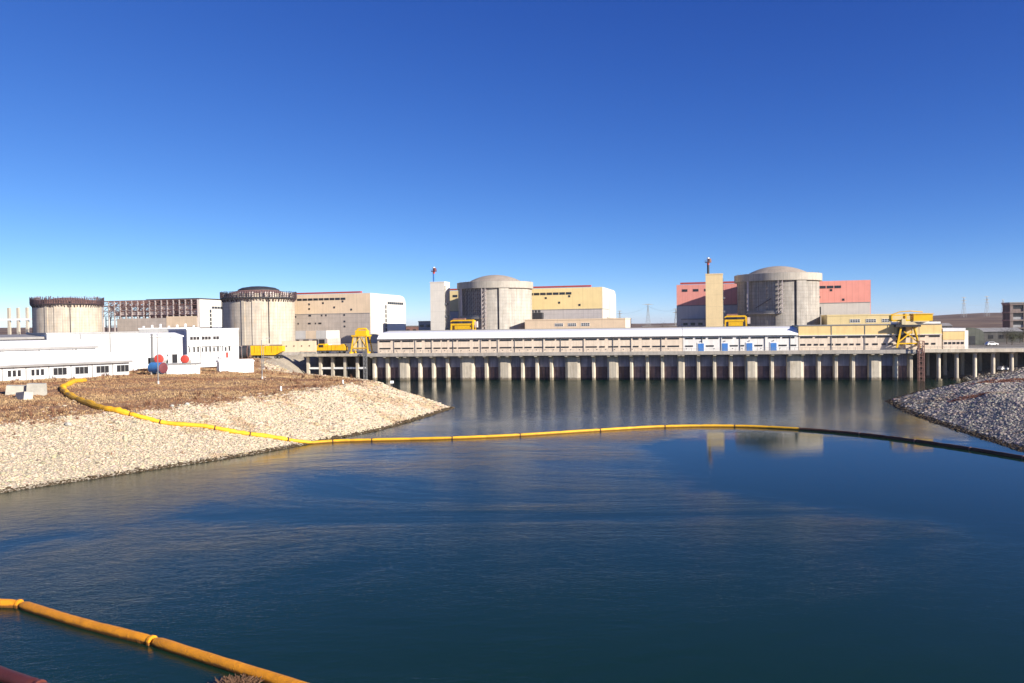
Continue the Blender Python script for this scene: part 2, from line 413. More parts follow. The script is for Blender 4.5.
def stones(name, x, y, z, size, base, label):
    v, f = ico(); n = len(x); size = size * np.where(rng.random(n) < .05, 2.0, 1.0)
    V = v[None] * (1 + rng.normal(0, .16, (n, 12, 1))) * size[:, None, None]
    V[:, :, 2] *= rng.uniform(.34, .56, (n, 1)); V[:, :, 0] *= rng.uniform(.8, 1.4, (n, 1))
    a = rng.uniform(0, 6.28, n); ca, sa = np.cos(a)[:, None], np.sin(a)[:, None]
    X = V[:, :, 0] * ca - V[:, :, 1] * sa + x[:, None]; Y = V[:, :, 0] * sa + V[:, :, 1] * ca + y[:, None]
    Z = V[:, :, 2] + z[:, None] + size[:, None] * .15
    P = np.stack([X, Y, Z], -1).reshape(-1, 3)
    F = (f[None] + 12 * np.arange(n)[:, None, None]).reshape(-1, 3)
    k = rng.uniform(.84, 1.1, (n, 1)); hue = rng.normal(0, .05, (n, 3))
    col = np.clip(base * k * (1 + hue), 0, 1); pt = (wob(x, y, .5) + wob(y, x, 2.1))[:, None]; col = col * np.where(pt > .45, np.array([[.86, .78, .70]]), 1.0)
    drk = rng.random(n) < .06; col[drk] *= rng.uniform(.3, .7, (n, 1))[drk]
    wet = (z + rng.normal(0, .08, n)) < .3; col[wet] = np.array([.085, .06, .035]) * k[wet]
    o = mesh_np(name, P, F, np.repeat(col, 12, 0), 'stone')
    return tag(o, label, 'stones', kind='stuff')
def sample(n, x0, x1, y0, y1): return rng.uniform(x0, x1, n), rng.uniform(y0, y1, n)
x, y = sample(520000, -92, -10, 70, 300)
ml, _, sl, _ = gravel_mask(x, y)
keep = ml & (sl > -.8) & (x > -.70 * y - 3) & (y < 262) & (rng.random(len(x)) < np.clip(150 / y, .4, 1) ** 2)
x, y = x[keep], y[keep]
stones('shore_stones', x, y, terrain(x, y), rng.uniform(.08, .21, len(x)) * np.clip(y / 130, .8, 1.6), np.array([.60, .50, .365]), 'pale cream rubble stones covering the left bank slope')
x, y = sample(30000, -92, -15, 80, 250)
sl = sdist(LEFT, x, y); keep = (sl > 15) & (rng.random(len(x)) < np.exp(-(sl - 15) / 4.0)) & (x > -.70 * y - 3)
x, y = x[keep], y[keep]
stones('scattered_stones', x, y, terrain(x, y), rng.uniform(.08, .22, len(x)), np.array([.55, .46, .34]), 'loose pale stones thinning out into the brown grass')
x, y = sample(420000, 72, 175, 95, 300)
_, mr, _, sr = gravel_mask(x, y)
patch = (((x - 128) / 11) ** 2 + ((y - 204) / 6) ** 2 + .5 * wob(x, y, 3) < 1) | (((x - 99) / 4) ** 2 + ((y - 172) / 2) ** 2 + .5 * wob(x, y, 3) < 1)
keep = mr & (sr > -.8) & (sr < 46) & (x < .70 * y + 3) & (y < 268) & ~(patch & (rng.random(len(x)) < .6)) & (rng.random(len(x)) < np.clip(150 / y, .4, 1) ** 2)
x, y = x[keep], y[keep]
stones('bank_stones', x, y, terrain(x, y), rng.uniform(.08, .20, len(x)) * np.clip(y / 130, .8, 1.6), np.array([.40, .35, .30]), 'grey rubble stones covering the right bank spit')

def grass(name, x, y, hgt, base, m, label, cat, blades=5, lean=.6, width=.05):
    n = len(x); z = terrain(x, y)
    a = rng.uniform(0, 6.28, (n, blades)); h = hgt[:, None] * rng.uniform(.5, 1.1, (n, blades))
    bx = x[:, None] + rng.normal(0, .16, (n, blades)); by = y[:, None] + rng.normal(0, .16, (n, blades)); bz = np.repeat(z[:, None], blades, 1)
    dx, dy = np.cos(a), np.sin(a); wd = width * (1 + hgt[:, None]) * np.ones((n, blades))
    A = np.stack([bx - dy * wd, by + dx * wd, bz - .05], -1); B = np.stack([bx + dy * wd, by - dx * wd, bz - .05], -1)
    T = np.stack([bx + dx * h * lean, by + dy * h * lean, bz + h], -1)
    P = np.stack([A, B, T], 2).reshape(-1, 3); F = np.arange(n * blades * 3).reshape(-1, 3)
    col = np.repeat(np.clip(base * rng.uniform(.7, 1.25, (n, 1)), 0, 1), blades * 3, 0)
    return tag(mesh_np(name, P, F, col, m), label, cat, kind='stuff')
x, y = sample(150000, -140, -20, 85, 300)
sl = sdist(LEFT, x, y)
keep = (sl > 15.8 + 2.3 * wob(x, y, 1.7) + rng.normal(0, 1.9, len(x))) & (x > -.70 * y - 3) & (sl < 92) & (pump_local(x, y)[1] < 4) & (rng.random(len(x)) < np.clip(170 / y, .35, 1))
x, y = x[keep], y[keep]
al = x * .62 + y * .78; ac = -x * .78 + y * .62           # along and across the shore
tone = (wob(al * .35, ac * 1.3, .7) + wob(ac, al * .5, 1.6) * .7 + rng.normal(0, .25, len(x)))[:, None]
bare = wob(al * .5, ac * 1.5, 1.1) + rng.normal(0, .2, len(x)) > .5
gb = np.where(tone > .15, np.array([[.50, .34, .18]]), np.where(tone > -.5, np.array([[.42, .25, .13]]), np.array([[.28, .145, .085]])))
x, y, gb = x[~bare], y[~bare], gb[~bare]
grass('dry_grass', x, y, rng.uniform(.08, .32, len(x)) * (1 + .5 * (rng.random(len(x)) < .06)), gb, 'dry_grass', 'brown dry grass covering the top of the left bank', 'grass')
x, y = sample(2600, -140, -30, 85, 290)
sl = sdist(LEFT, x, y)
keep = (sl > 16) & (sl < 30 + 6 * wob(x, y)) & (wob(x, y, .8) < -.1) | ((sl > 60) & (sl < 74) & (y > 120))
x, y = x[keep], y[keep]
grass('dry_brush', x, y, rng.uniform(.6, 1.3, len(x)), np.array([[.20, .10, .06]]), 'twigs', 'reddish brown leafless brush along the bank top', 'brush', blades=14, lean=.5, width=.03)
cx, cy = sample(160, -85, -20, 90, 190)
x = (cx[:, None] + rng.normal(0, .7, (160, 9))).ravel(); y = (cy[:, None] + rng.normal(0, .7, (160, 9))).ravel()
sl = sdist(LEFT, x, y); keep = (sl > 3) & (sl < 17)
x, y = x[keep], y[keep]
grass('bank_weeds', x, y, rng.uniform(.2, .45, len(x)), np.array([[.30, .16, .10]]), 'dry_grass', 'sparse reddish weeds growing between the cream stones', 'weeds')
x, y = sample(22000, 90, 145, 160, 220)
keep = ((((x - 128) / 11) ** 2 + ((y - 204) / 6) ** 2 + .5 * wob(x, y, 3) < 1) | (((x - 99) / 4) ** 2 + ((y - 172) / 2) ** 2 + .5 * wob(x, y, 3) < 1))
x, y = x[keep], y[keep]
grass('weeds', x, y, rng.uniform(.2, .5, len(x)), np.array([[.22, .085, .05]]), 'dry_grass', 'reddish dry weeds in patches on the right bank', 'weeds')

# ------------------------------------------------------------------ intake, pump house, bridge, platform (one straight front, turned 11 degrees)
PROT = -11.0
def pw(s, b, z=0.0): return (s * PCA + b * PSA, 287 - s * PSA + b * PCA, z)
NARROW = [-52.8, -47.6, -35.0, -29.8, -24.4, -9.8, 3.6, 8.9, 14.1, 29.2, 42.5, 48.0, 53.2, 65.4, 70.8, 76.3, 89.8, 104.9, 110.3, 115.7, 129.1, 133.6]
WIDE = [(-43.2, -39.2), (-19.5, -14.3), (-5.2, -0.8), (19.2, 24.4), (34.1, 37.9), (58.3, 60.8), (81.1, 85.0), (94.7, 100.1), (120.7, 124.5)]
DK = 10.1
def intake():
    t = thing('water_intake', 'long concrete water intake with tall piers and dark gates under a deck', 'water intake', pw(0, 0), PROT)
    spans = sorted([(a - .6, a + .6) for a in NARROW] + WIDE)
    MB().box(-54.6, 136.4, -2.6, 14.0, DK - .9, DK).build('deck', 'deck_concrete', t)
    MB().box(-54.6, 136.4, -2.75, -2.55, DK - 1.1, DK + .15).build('deck_edge', 'deck_concrete', t)
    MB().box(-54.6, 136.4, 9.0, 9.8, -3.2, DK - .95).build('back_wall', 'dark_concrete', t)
    for a, b in spans:
        z1 = DK - .92
        m = MB().box(a, b, .35, 8.9, -3.1, z1)
        c = (a + b) / 2; h = (b - a) / 2                      # blunt cutwater nose
        m.add([(a, .35, -3.1), (a + h * .35, 0, -3.1), (b - h * .35, 0, -3.1), (b, .35, -3.1), (a, .35, z1), (a + h * .35, 0, z1), (b - h * .35, 0, z1), (b, .35, z1)],
              [(0, 1, 5, 4), (1, 2, 6, 5), (2, 3, 7, 6), (0, 3, 2, 1), (4, 5, 6, 7)])
        m.build('pier', 'pier_concrete', t)
        for q in ([c] if b - a < 2 else [a + .6, b - .6]):
            MB().prism_x([(-2.5, DK - 1.12), (-2.5, DK - 1.5), (-1.7, DK - 1.6), (.3, DK - 2.3), (.3, DK - 1.12)], q - .5, q + .5).build('bracket', 'pier_concrete', t)
    for (a0, a1), (b0, b1) in zip(spans[:-1], spans[1:]):
        x0, x1 = a1 + .02, b0 - .02
        if x1 - x0 < .4: continue
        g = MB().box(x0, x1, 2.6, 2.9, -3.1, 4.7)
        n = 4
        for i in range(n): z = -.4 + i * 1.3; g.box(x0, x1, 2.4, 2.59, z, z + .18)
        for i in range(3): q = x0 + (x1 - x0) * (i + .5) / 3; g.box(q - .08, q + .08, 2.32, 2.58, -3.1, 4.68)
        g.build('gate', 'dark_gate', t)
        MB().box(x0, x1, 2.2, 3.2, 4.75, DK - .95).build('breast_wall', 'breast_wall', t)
    r = MB()
    for i in range(int((136.4 + 54.6) / 2.4) + 1): q = -54.5 + i * 2.4; r.bar((q, -2.45, DK), (q, -2.45, DK + 1.05), .07)
    for z in (.55, 1.05): r.bar((-54.5, -2.45, DK + z), (136.3, -2.45, DK + z), .07)
    r.build('railing', 'steel_grey', t)
intake()

def ribbon(par, x0, x1, z0, z1, at, pat, seed, frame='dark_steel'):
    rnd = random.Random(seed); x = x0
    while x < x1 - 1.2:
        wd = min(rnd.choice(pat), x1 - x)
        if wd > .8: window(par, x, x + wd, z0, z1, at, mull=max(1, round(wd / 1.0)), fw=.09, frame=frame)
        x += wd + rnd.choice((.7, .9, 1.3))
def pump_section(name, label, x0, x1, wall, seed, roof=True, door_at=()):
    t = thing(name, label, 'pump house', pw(x0, .6, DK), PROT); L = x1 - x0
    MB().box(0, L - .02, 0, 13.5, 0, 5.2).build('wall', wall, t)
    MB().prism_x([(-.5, 5.22), (-.5, 5.4), (2.2, 7.45), (11.5, 8.05), (13.9, 8.05), (13.9, 5.22)], 0, L - .02).build('roof', 'white_roof', t)
    MB().prism_x([(11.6, 8.06), (11.6, 8.32), (13.8, 8.32), (13.8, 8.06)], 0, L - .02).build('ridge_walkway', 'grey_roof', t)
    MB().box(0, L - .02, -.62, -.44, 5.1, 5.3).build('gutter', 'steel_grey', t)
    for zz in ((4.15, 4.65), (1.5, 2.0)):
        segs = [(.8, L - .6)]
        if door_at and zz[0] < 2:
            cuts = sorted(door_at); segs = []; a = .8
            for c in cuts: segs.append((a, c - 1.7)); a = c + 1.7
            segs.append((a, L - .6))
        for a, b in segs: ribbon(t, a, b, zz[0], zz[1], 0, (3.9, 4.3, 4.3, 1.9, 2.6, 3.4), seed)
    q = 6.5
    while q < L - 2:
        MB().tube([(q, -.12, .1), (q, -.12, 5.1)], .09, 6).build('downpipe', 'steel_grey', t); q += random.choice((6.3, 8.2, 10.4))
    for i in range(int(L / 3.1)):                              # small round vents under the lower windows
        if not any(abs(1.2 + i * 3.1 - d) < 1.8 for d in door_at):
            MB().tube([(1.2 + i * 3.1, -.07, .85), (1.2 + i * 3.1, .02, .85)], .16, 8).build('vent', 'dark_steel', t)
    for d in door_at:
        dr = MB().box(d - 1.25, d + 1.25, -.14, .02, 0, 2.9).build('door_surround', 'white_metal', t)
        MB().box(d - .95, d + .95, -.22, -.15, 0, 2.6).build('door', 'blue_paint', dr)
        MB().box(d - .15, d + .15, -.3, -.02, 3.25, 3.5).build('wall_lamp', 'dark_steel', t)
    return t
pump_section('pump_house', 'long cream pump house with ribbon windows and sloping white roof', -51.3, 60.2, 'cream_wall', 3)
pump_section('pump_house', 'white pump house section with four blue doors and sloping white roof', 60.3, 98.4, 'white_wall', 5, door_at=(6.1, 14.1, 22.2, 30.1))
def yellow_section():
    L = 44.6
    t = thing('pump_house', 'pump house section with tall yellow upper wall beside the white one', 'pump house', pw(98.5, .6, DK), PROT)
    MB().box(0, L, 0, 13.5, 0, 5.0).build('wall', 'cream_wall', t)
    MB().box(0, L, -.1, 13.5, 5.02, 8.2).build('upper_wall', 'yellow_wall', t)
    MB().box(-.1, L + .1, -.3, 13.7, 8.22, 8.5).build('roof', 'grey_roof', t)
    MB().box(0, L, -.5, -.12, 4.9, 5.08).build('ledge', 'white_metal', t)
    ribbon(t, .6, L - .6, 4.1, 4.6, 0, (3.9, 4.3, 3.4), 4)
    ribbon(t, .6, L - .6, 1.6, 2.2, 0, (1.2, 1.2, 1.6), 6)
    for q in (10.5, 21, 31.6, 35.6): MB().box(q - .1, q + .1, -.2, -.11, .1, 8.15).build('joint_strip', 'steel_grey', t)
    MB().box(32.5, L + .3, 2.0, 13.4, 8.52, 9.1).build('roof_monitor', 'white_metal', t)
    t2 = thing('pump_house', 'low yellow end block with white parapet at the right end of the pump house', 'pump house', pw(143.4, .6, DK), PROT)
    MB().box(0, 6.6, 0, 12, 0, 3.1).build('wall', 'cream_wall', t2)
    MB().box(0, 6.6, -.1, 12, 3.12, 5.9).build('upper_wall', 'yellow_wall', t2)
    MB().box(-.05, 6.8, -.25, 12.2, 5.92, 6.9).build('parapet', 'white_metal', t2)
    MB().box(6.62, 8.0, 1.0, 11, 0, 6.1).build('end_bay', 'white_wall', t2)
    for i in range(5): window(t2, .5 + i * 1.25, 1.3 + i * 1.25, 1.7, 2.4, 0, fw=.09)
yellow_section()

def bridge():
    t = thing('road_bridge', 'concrete road bridge on slim columns joining the intake to the right bank', 'bridge', pw(136.5, 0), PROT)
    MB().box(.05, 90, -2.4, 14, DK - .75, DK).build('deck', 'deck_concrete', t)
    MB().box(.05, 90, -2.7, -2.42, DK - .85, DK + .25).build('kerb', 'pier_concrete', t)
    r = MB()
    for i in range(45): r.bar((.3 + i * 2, -2.5, DK + .25), (.3 + i * 2, -2.5, DK + 1.1), .06)
    for z in (.7, 1.1): r.bar((.3, -2.5, DK + z), (88.3, -2.5, DK + z), .06)
    r.build('railing', 'steel_grey', t)
    for i in range(7):
        q = 5.4 + i * 5.42
        for b in (0, 11):
            zb = max(-3.1, hz(*pw(136.5 + q, b)[:2]) - 1)
            MB().tube([(q, b, zb), (q, b, DK - 1.42)], .62, 14).build('column', 'pier_concrete', t, smooth=True)
            if zb < -1: MB().tube([(q, b, -3.1), (q, b, .5)], 1.15, 10).build('footing', 'pier_concrete', t)
        MB().prism_x([(-1.6, DK - .8), (-1.6, DK - 1.05), (-.6, DK - 1.45), (11.8, DK - 1.45), (12.6, DK - .8)], q - .55, q + .55).build('cap_beam', 'pier_concrete', t)
    MB().box(-.2, 90, 14.05, 14.6, -3.2, DK).build('abutment_wall', 'dark_concrete', t)
bridge()

def platform():
    t = thing('jetty_platform', 'open concrete platform on posts with white tie beam left of the intake', 'platform', pw(-54.8, 0), PROT)
    MB().box(-26.2, -.05, -2.6, 17, DK - .75, DK + .02).build('deck', 'deck_concrete', t)
    MB().box(-26.3, -.05, -2.8, -2.62, DK - .9, DK + .12).build('deck_edge', 'pier_concrete', t)
    for q in (-24.3, -19.3, -14.4, -9.4, -4.5):
        for b in (.4, 13):
            zb = max(-3.0, hz(*pw(-54.8 + q, b)[:2]) - .8)
            MB().box(q - .5, q + .5, b - .5, b + .5, zb, DK - 1.32).build('post', 'pier_concrete', t)
        MB().prism_x([(-2.4, DK - .78), (-2.4, DK - 1.05), (-1.2, DK - 1.3), (13, DK - 1.3), (13, DK - .78)], q - .45, q + .45).build('cap_beam', 'deck_concrete', t)
    for a, b in zip((-24.3, -19.3, -14.4, -9.4, -4.5), (-19.3, -14.4, -9.4, -4.5, -.1)):
        MB().box(a + .52, b - .52, -.05, .45, 4.3, 5.0).build('tie_beam', 'white_metal', t)
    MB().box(-26.2, -.1, 17.02, 17.6, -3, DK + .02).build('back_wall', 'dark_concrete', t)
    r = MB()
    for i in range(12): r.bar((-26 + i * 2.3, -2.5, DK), (-26 + i * 2.3, -2.5, DK + 1.05), .07)
    r.bar((-26, -2.5, DK + 1.05), (-.7, -2.5, DK + 1.05), .07); r.build('railing', 'steel_grey', t)
platform()
def lattice(name, label, s, b, z0, z1, w, m, n):
    t = thing(name, label, 'ladder tower', pw(s, b, z0), PROT); H = z1 - z0
    for x in (-w, w):
        for y in (-w, w): MB().bar((x, y, 0), (x, y, H), .22).build('post', m, t)
    for i in range(n + 1):
        z = H * i / n; r = MB()
        r.bar((-w, -w, z), (w, -w, z), .14).bar((-w, w, z), (w, w, z), .14).bar((-w, -w, z), (-w, w, z), .14).bar((w, -w, z), (w, w, z), .14)
        if i < n: r.bar((-w, -w, z), (w, -w, z + H / n), .1).bar((w, w, z), (-w, w, z + H / n), .1)
        r.build('rung_frame', m, t)
lattice('ladder_tower', 'rusty lattice ladder tower rising from the water below the right crane', 135.6, -3.6, -2, 13.0, .75, 'steel_rust', 9)
lattice('ladder_tower', 'dark lattice ladder between the open platform and the intake', -54.7, -3.5, -1.5, 10.8, .5, 'steel_grey', 8)

# ------------------------------------------------------------------ cranes and vehicles on the deck
def portal_crane():
    t = thing('gantry_crane', 'yellow gantry crane with boxy machine house on the right of the intake deck', 'crane', pw(132.4, 1.0, DK), PROT)
    for x, s in ((-3.6, 1), (3.4, -1)):
        for y in (-2.6, 3.0):
            MB().bar((x, y, 0.5), (x + 1.6 * s, y * .7, 7.6), .55).build('leg', 'crane_yellow', t)
            MB().box(x - .8, x + .8, y - .3, y + .3, .02, .7).build('bogie', 'dark_steel', t)
    b = MB()
    for y in (-2.6, 3.0):
        b.bar((-3.2, y * .9, 2.4), (1.2, y * .78, 6.0), .36).bar((3.0, y * .9, 2.4), (-1.2, y * .78, 6.0), .36).bar((-3.3, y * .92, 2.1), (3.1, y * .92, 2.1), .45)
    b.bar((-3.5, -2.6, 1.6), (-3.5, 3, 1.6), .45).bar((3.3, -2.6, 1.6), (3.3, 3, 1.6), .45)
    b.build('bracing', 'crane_yellow', t)
    MB().box(-3.9, 3.7, -2.9, 3.0, 7.5, 8.2).build('platform', 'dark_steel', t)
    MB().prism_y([(-3.2, 8.22), (3.2, 8.22), (1.6, 9.4), (-1.4, 9.4)], -1.4, 1.6).build('turntable', 'crane_cream', t)
    MB().box(1.8, 7.6, -1.8, 2.2, 9.45, 11.5).build('machine_house', 'crane_yellow', t)
    MB().box(1.6, 7.8, -2.0, 2.4, 11.52, 11.8).build('house_roof', 'crane_yellow', t)
    MB().box(-4.9, 1.6, -1.3, -1.0, 9.42, 9.9).box(-4.9, 1.6, 1.2, 1.5, 9.42, 9.9).box(-4.9, -4.5, -1.3, 1.5, 9.42, 11.4).box(-.6, -.2, -1.3, 1.5, 9.42, 11.9).box(-4.9, 1.6, -1.3, -1.05, 11.2, 11.5).build('jib_frame', 'crane_yellow', t)
    MB().tube([(-4.7, -.2, 11.5), (-2, -.2, 12.5), (1.5, -.2, 12.7), (5, -.2, 12.3)], .16, 6).build('cable_guide', 'crane_yellow', t)
    MB().box(-1.9, -.7, -2.2, -1.45, 8.3, 10.2).build('cabin', 'crane_cream', t)
    MB().tube([(-3.2, -1.8, 9.5), (-3.2, -1.8, 3.2)], .07, 6).build('hoist_rope', 'dark_steel', t)
    hk = MB().box(-3.6, -2.8, -2.1, -1.5, 2.4, 3.2).build('hook_block', 'dark_steel', t)
    MB().box(-2.6, -.4, -1.2, 1.4, 3.4, 7.4).build('counterweight', 'dark_steel', t)
    ld = MB()
    for i in range(16): ld.bar((2.9, -2.9, .6 + i * .45), (3.3, -2.9, .6 + i * .45), .06)
    ld.bar((2.9, -2.9, .5), (2.9, -2.9, 7.7), .08).bar((3.3, -2.9, .5), (3.3, -2.9, 7.7), .08); ld.build('ladder', 'steel_grey', t)
portal_crane()
def small_crane():
    t = thing('gantry_crane', 'yellow portal crane with cream sides at the left end of the pump house', 'crane', pw(-58.6, 3.0, DK + .02), PROT)
    for x, s in ((-3.4, 1), (3.4, -1)):
        for y in (-2.2, 2.2):
            MB().bar((x, y, .5), (x + .9 * s, y * .8, 6.3), .4).build('leg', 'crane_yellow', t)
        MB().box(x - .35, x + .35, -2.9, 2.9, 0, .6).build('bogie', 'crane_yellow', t)
    for x in (-1.9, .1, 1.8): MB().box(x - .55, x + .55, -1.9, -1.7, 1.2, 6.2).build('side_panel', 'crane_cream', t)
    MB().bar((-3.0, -2.1, 2.0), (3.0, -2.1, 2.0), .3).bar((-2.8, -2, 2.2), (0, -1.9, 6), .2).bar((2.8, -2, 2.2), (.4, -1.9, 6), .2).build('bracing', 'crane_yellow', t)
    MB().box(-3.1, 3.1, -2.3, 2.3, 6.3, 6.9).build('platform', 'crane_yellow', t)
    MB().box(-1.9, 2.6, -1.5, 1.5, 6.92, 8.6).build('machine_house', 'crane_yellow', t)
    MB().tube([(-1.7, -.2, 8.62), (-1.1, -.2, 9.2), (1.9, -.2, 9.2), (2.4, -.2, 8.62)], .4, 8).build('cable_drum', 'crane_yellow', t, smooth=True)
small_crane()
def wheel(par, x, y, z, r, w=.35):
    t = MB().tube([(x, y - w / 2, z), (x, y + w / 2, z)], r, 16).build('tyre', 'rubber', par, smooth=True)
    MB().tube([(x, y - w / 2 - .03, z), (x, y - w / 2, z)], r * .5, 10).build('rim', 'steel_grey', t)
def tanker():
    t = thing('yellow_truck', 'yellow machine truck with bright cab parked on the open platform', 'truck', pw(-70.2, 3.0, DK + .02), PROT)
    for x in (-4.4, -2.6, 2.6, 4.2):
        for y in (-1.1, 1.1): wheel(t, x, y, .55, .55)
    MB().box(-6.1, 5.6, -1.2, 1.2, .75, 1.15).build('chassis', 'dark_steel', t)
    MB().prism_y([(-6.0, 1.16), (-2.4, 1.16), (-2.4, 3.7), (-5.2, 3.7), (-5.9, 2.5)], -1.4, 1.4).build('cab', 'crane_yellow', t)
    window(t, -5.0, -3.2, 2.4, 3.3, -1.4, fw=.08)
    MB().box(-2.3, 3.6, -1.35, 1.35, 1.2, 3.2).build('body', 'crane_yellow', t)
    for x in (-1.2, .3, 1.8): MB().box(x - .08, x + .08, -1.45, -1.36, 1.2, 3.2).build('rib', 'crane_yellow', t)
    MB().prism_y([(3.7, 1.16), (5.6, 1.16), (5.6, 2.4), (4.6, 3.5), (3.7, 3.5)], -1.2, 1.2).build('engine_box', 'crane_yellow', t)
tanker()
t = thing('site_cabin', 'small white cabin behind the yellow truck on the platform', 'cabin', pw(-77.0, 10, DK + .02), PROT)
MB().box(-1.9, 1.6, 0, 3, 0, 3.0).build('wall', 'white_clad', t); MB().box(-2.1, 1.8, -.2, 3.2, 3.02, 3.3).build('roof', 'white_metal', t)
MB().box(-.2, 1.1, -.08, .02, 0, 2.1).build('door', 'dark_steel', t)
def low_loader():
    z = 10.0
    t = thing('yellow_trailer', 'long yellow tipper trailer beside the black drum below the unfinished reactor', 'trailer', (-84.7, 276, hz(-84.7, 276)), -4)
    MB().prism_y([(-5.6, 1.3), (3.0, 1.3), (5.6, 2.6), (5.6, 4.4), (-5.6, 4.6)], -1.4, 1.4).build('tipper_body', 'crane_yellow', t)
    for x in (-4, -2, 0, 2, 4): MB().box(x - .1, x + .1, -1.52, -1.41, 2.2, 4.4).build('rib', 'crane_yellow', t)
    MB().box(-5.4, 5.2, -.6, .6, .9, 1.28).build('chassis', 'dark_steel', t)
    for x in (-4.4, -3.1, 3.2, 4.4):
        for y in (-1.1, 1.1): wheel(t, x, y, .55, .55)
    d = thing('black_drum', 'big black drum lying left of the yellow trailer', 'drum', (-93.2, 275, hz(-93, 275)), 10)
    MB().tube([(-2.3, 0, 2.2), (2.0, 0, 2.2)], 2.15, 28).build('shell', 'dark_steel', d, smooth=True)
    for x in (-2.1, 0, 1.8): MB().tube([(x - .1, 0, 2.2), (x + .1, 0, 2.2)], 2.25, 28).build('hoop', 'steel_rust', d, smooth=True)
low_loader()
def car(loc, rz, label, m='car_white'):
    t = thing('parked_car', label, 'car', loc, rz, 'cars parked beyond the bridge')
    MB().prism_y([(-2.1, .3), (2.1, .3), (2.15, .75), (1.2, .95), (-2.0, .95), (-2.15, .7)], -.85, .85).build('body', m, t)
    MB().prism_y([(-1.8, .96), (1.0, .96), (.4, 1.45), (-1.4, 1.45)], -.75, .75).build('roof', m, t)
    MB().prism_y([(-1.55, 1.0), (.75, 1.0), (.32, 1.38), (-1.3, 1.38)], -.77, .77).build('window', 'glass', t)
    for x in (-1.3, 1.35):
        for y in (-.78, .78): wheel(t, x, y, .32, .32, .2)
car((160.5, 259.6, hz(160.5, 259.6) + .05), 20, 'white car seen between the bridge columns on the right bank')
car((176, 292, 10.05), 5, 'white car standing beyond the bridge railing near the olive shed')

# ------------------------------------------------------------------ reactor units (row turned 15 degrees)
ROW = -15.28
UNITS = [(139.7, 418.0), (-9.3, 458.7), (-158.3, 499.4), (-312.0, 560.0)]
G0 = 10.0
def row_pt(k, u, v, z=0.0):
    c, s = math.cos(R(ROW)), math.sin(R(ROW)); x, y = UNITS[k]
    return (x + u * c - v * s, y + u * s + v * c, z)
def arc_wall(segs, z0, z1, step=2.0):
    """wall made of (angle0, angle1, radius) pieces with real steps between them"""
    m = MB(); pts = []
    for a0, a1, r in segs:
        n = max(1, int(math.ceil((a1 - a0) / step)))
        for i in range(n + 1):
            a = R(a0 + (a1 - a0) * i / n); pts.append((r * math.sin(a), -r * math.cos(a)))
    n = len(pts); levels = 5; V = []
    for j in range(levels): V += [(x, y, z0 + (z1 - z0) * j / (levels - 1)) for x, y in pts]
    F = [(j * n + i, j * n + (i + 1) % n, (j + 1) * n + (i + 1) % n, (j + 1) * n + i) for j in range(levels - 1) for i in range(n)]
    return m.add(V, F)
def pol(a, r, z): return (r * math.sin(R(a)), -r * math.cos(R(a)), z)
BUTT = [(-68, -52), (22, 37), (112, 127), (202, 217)]
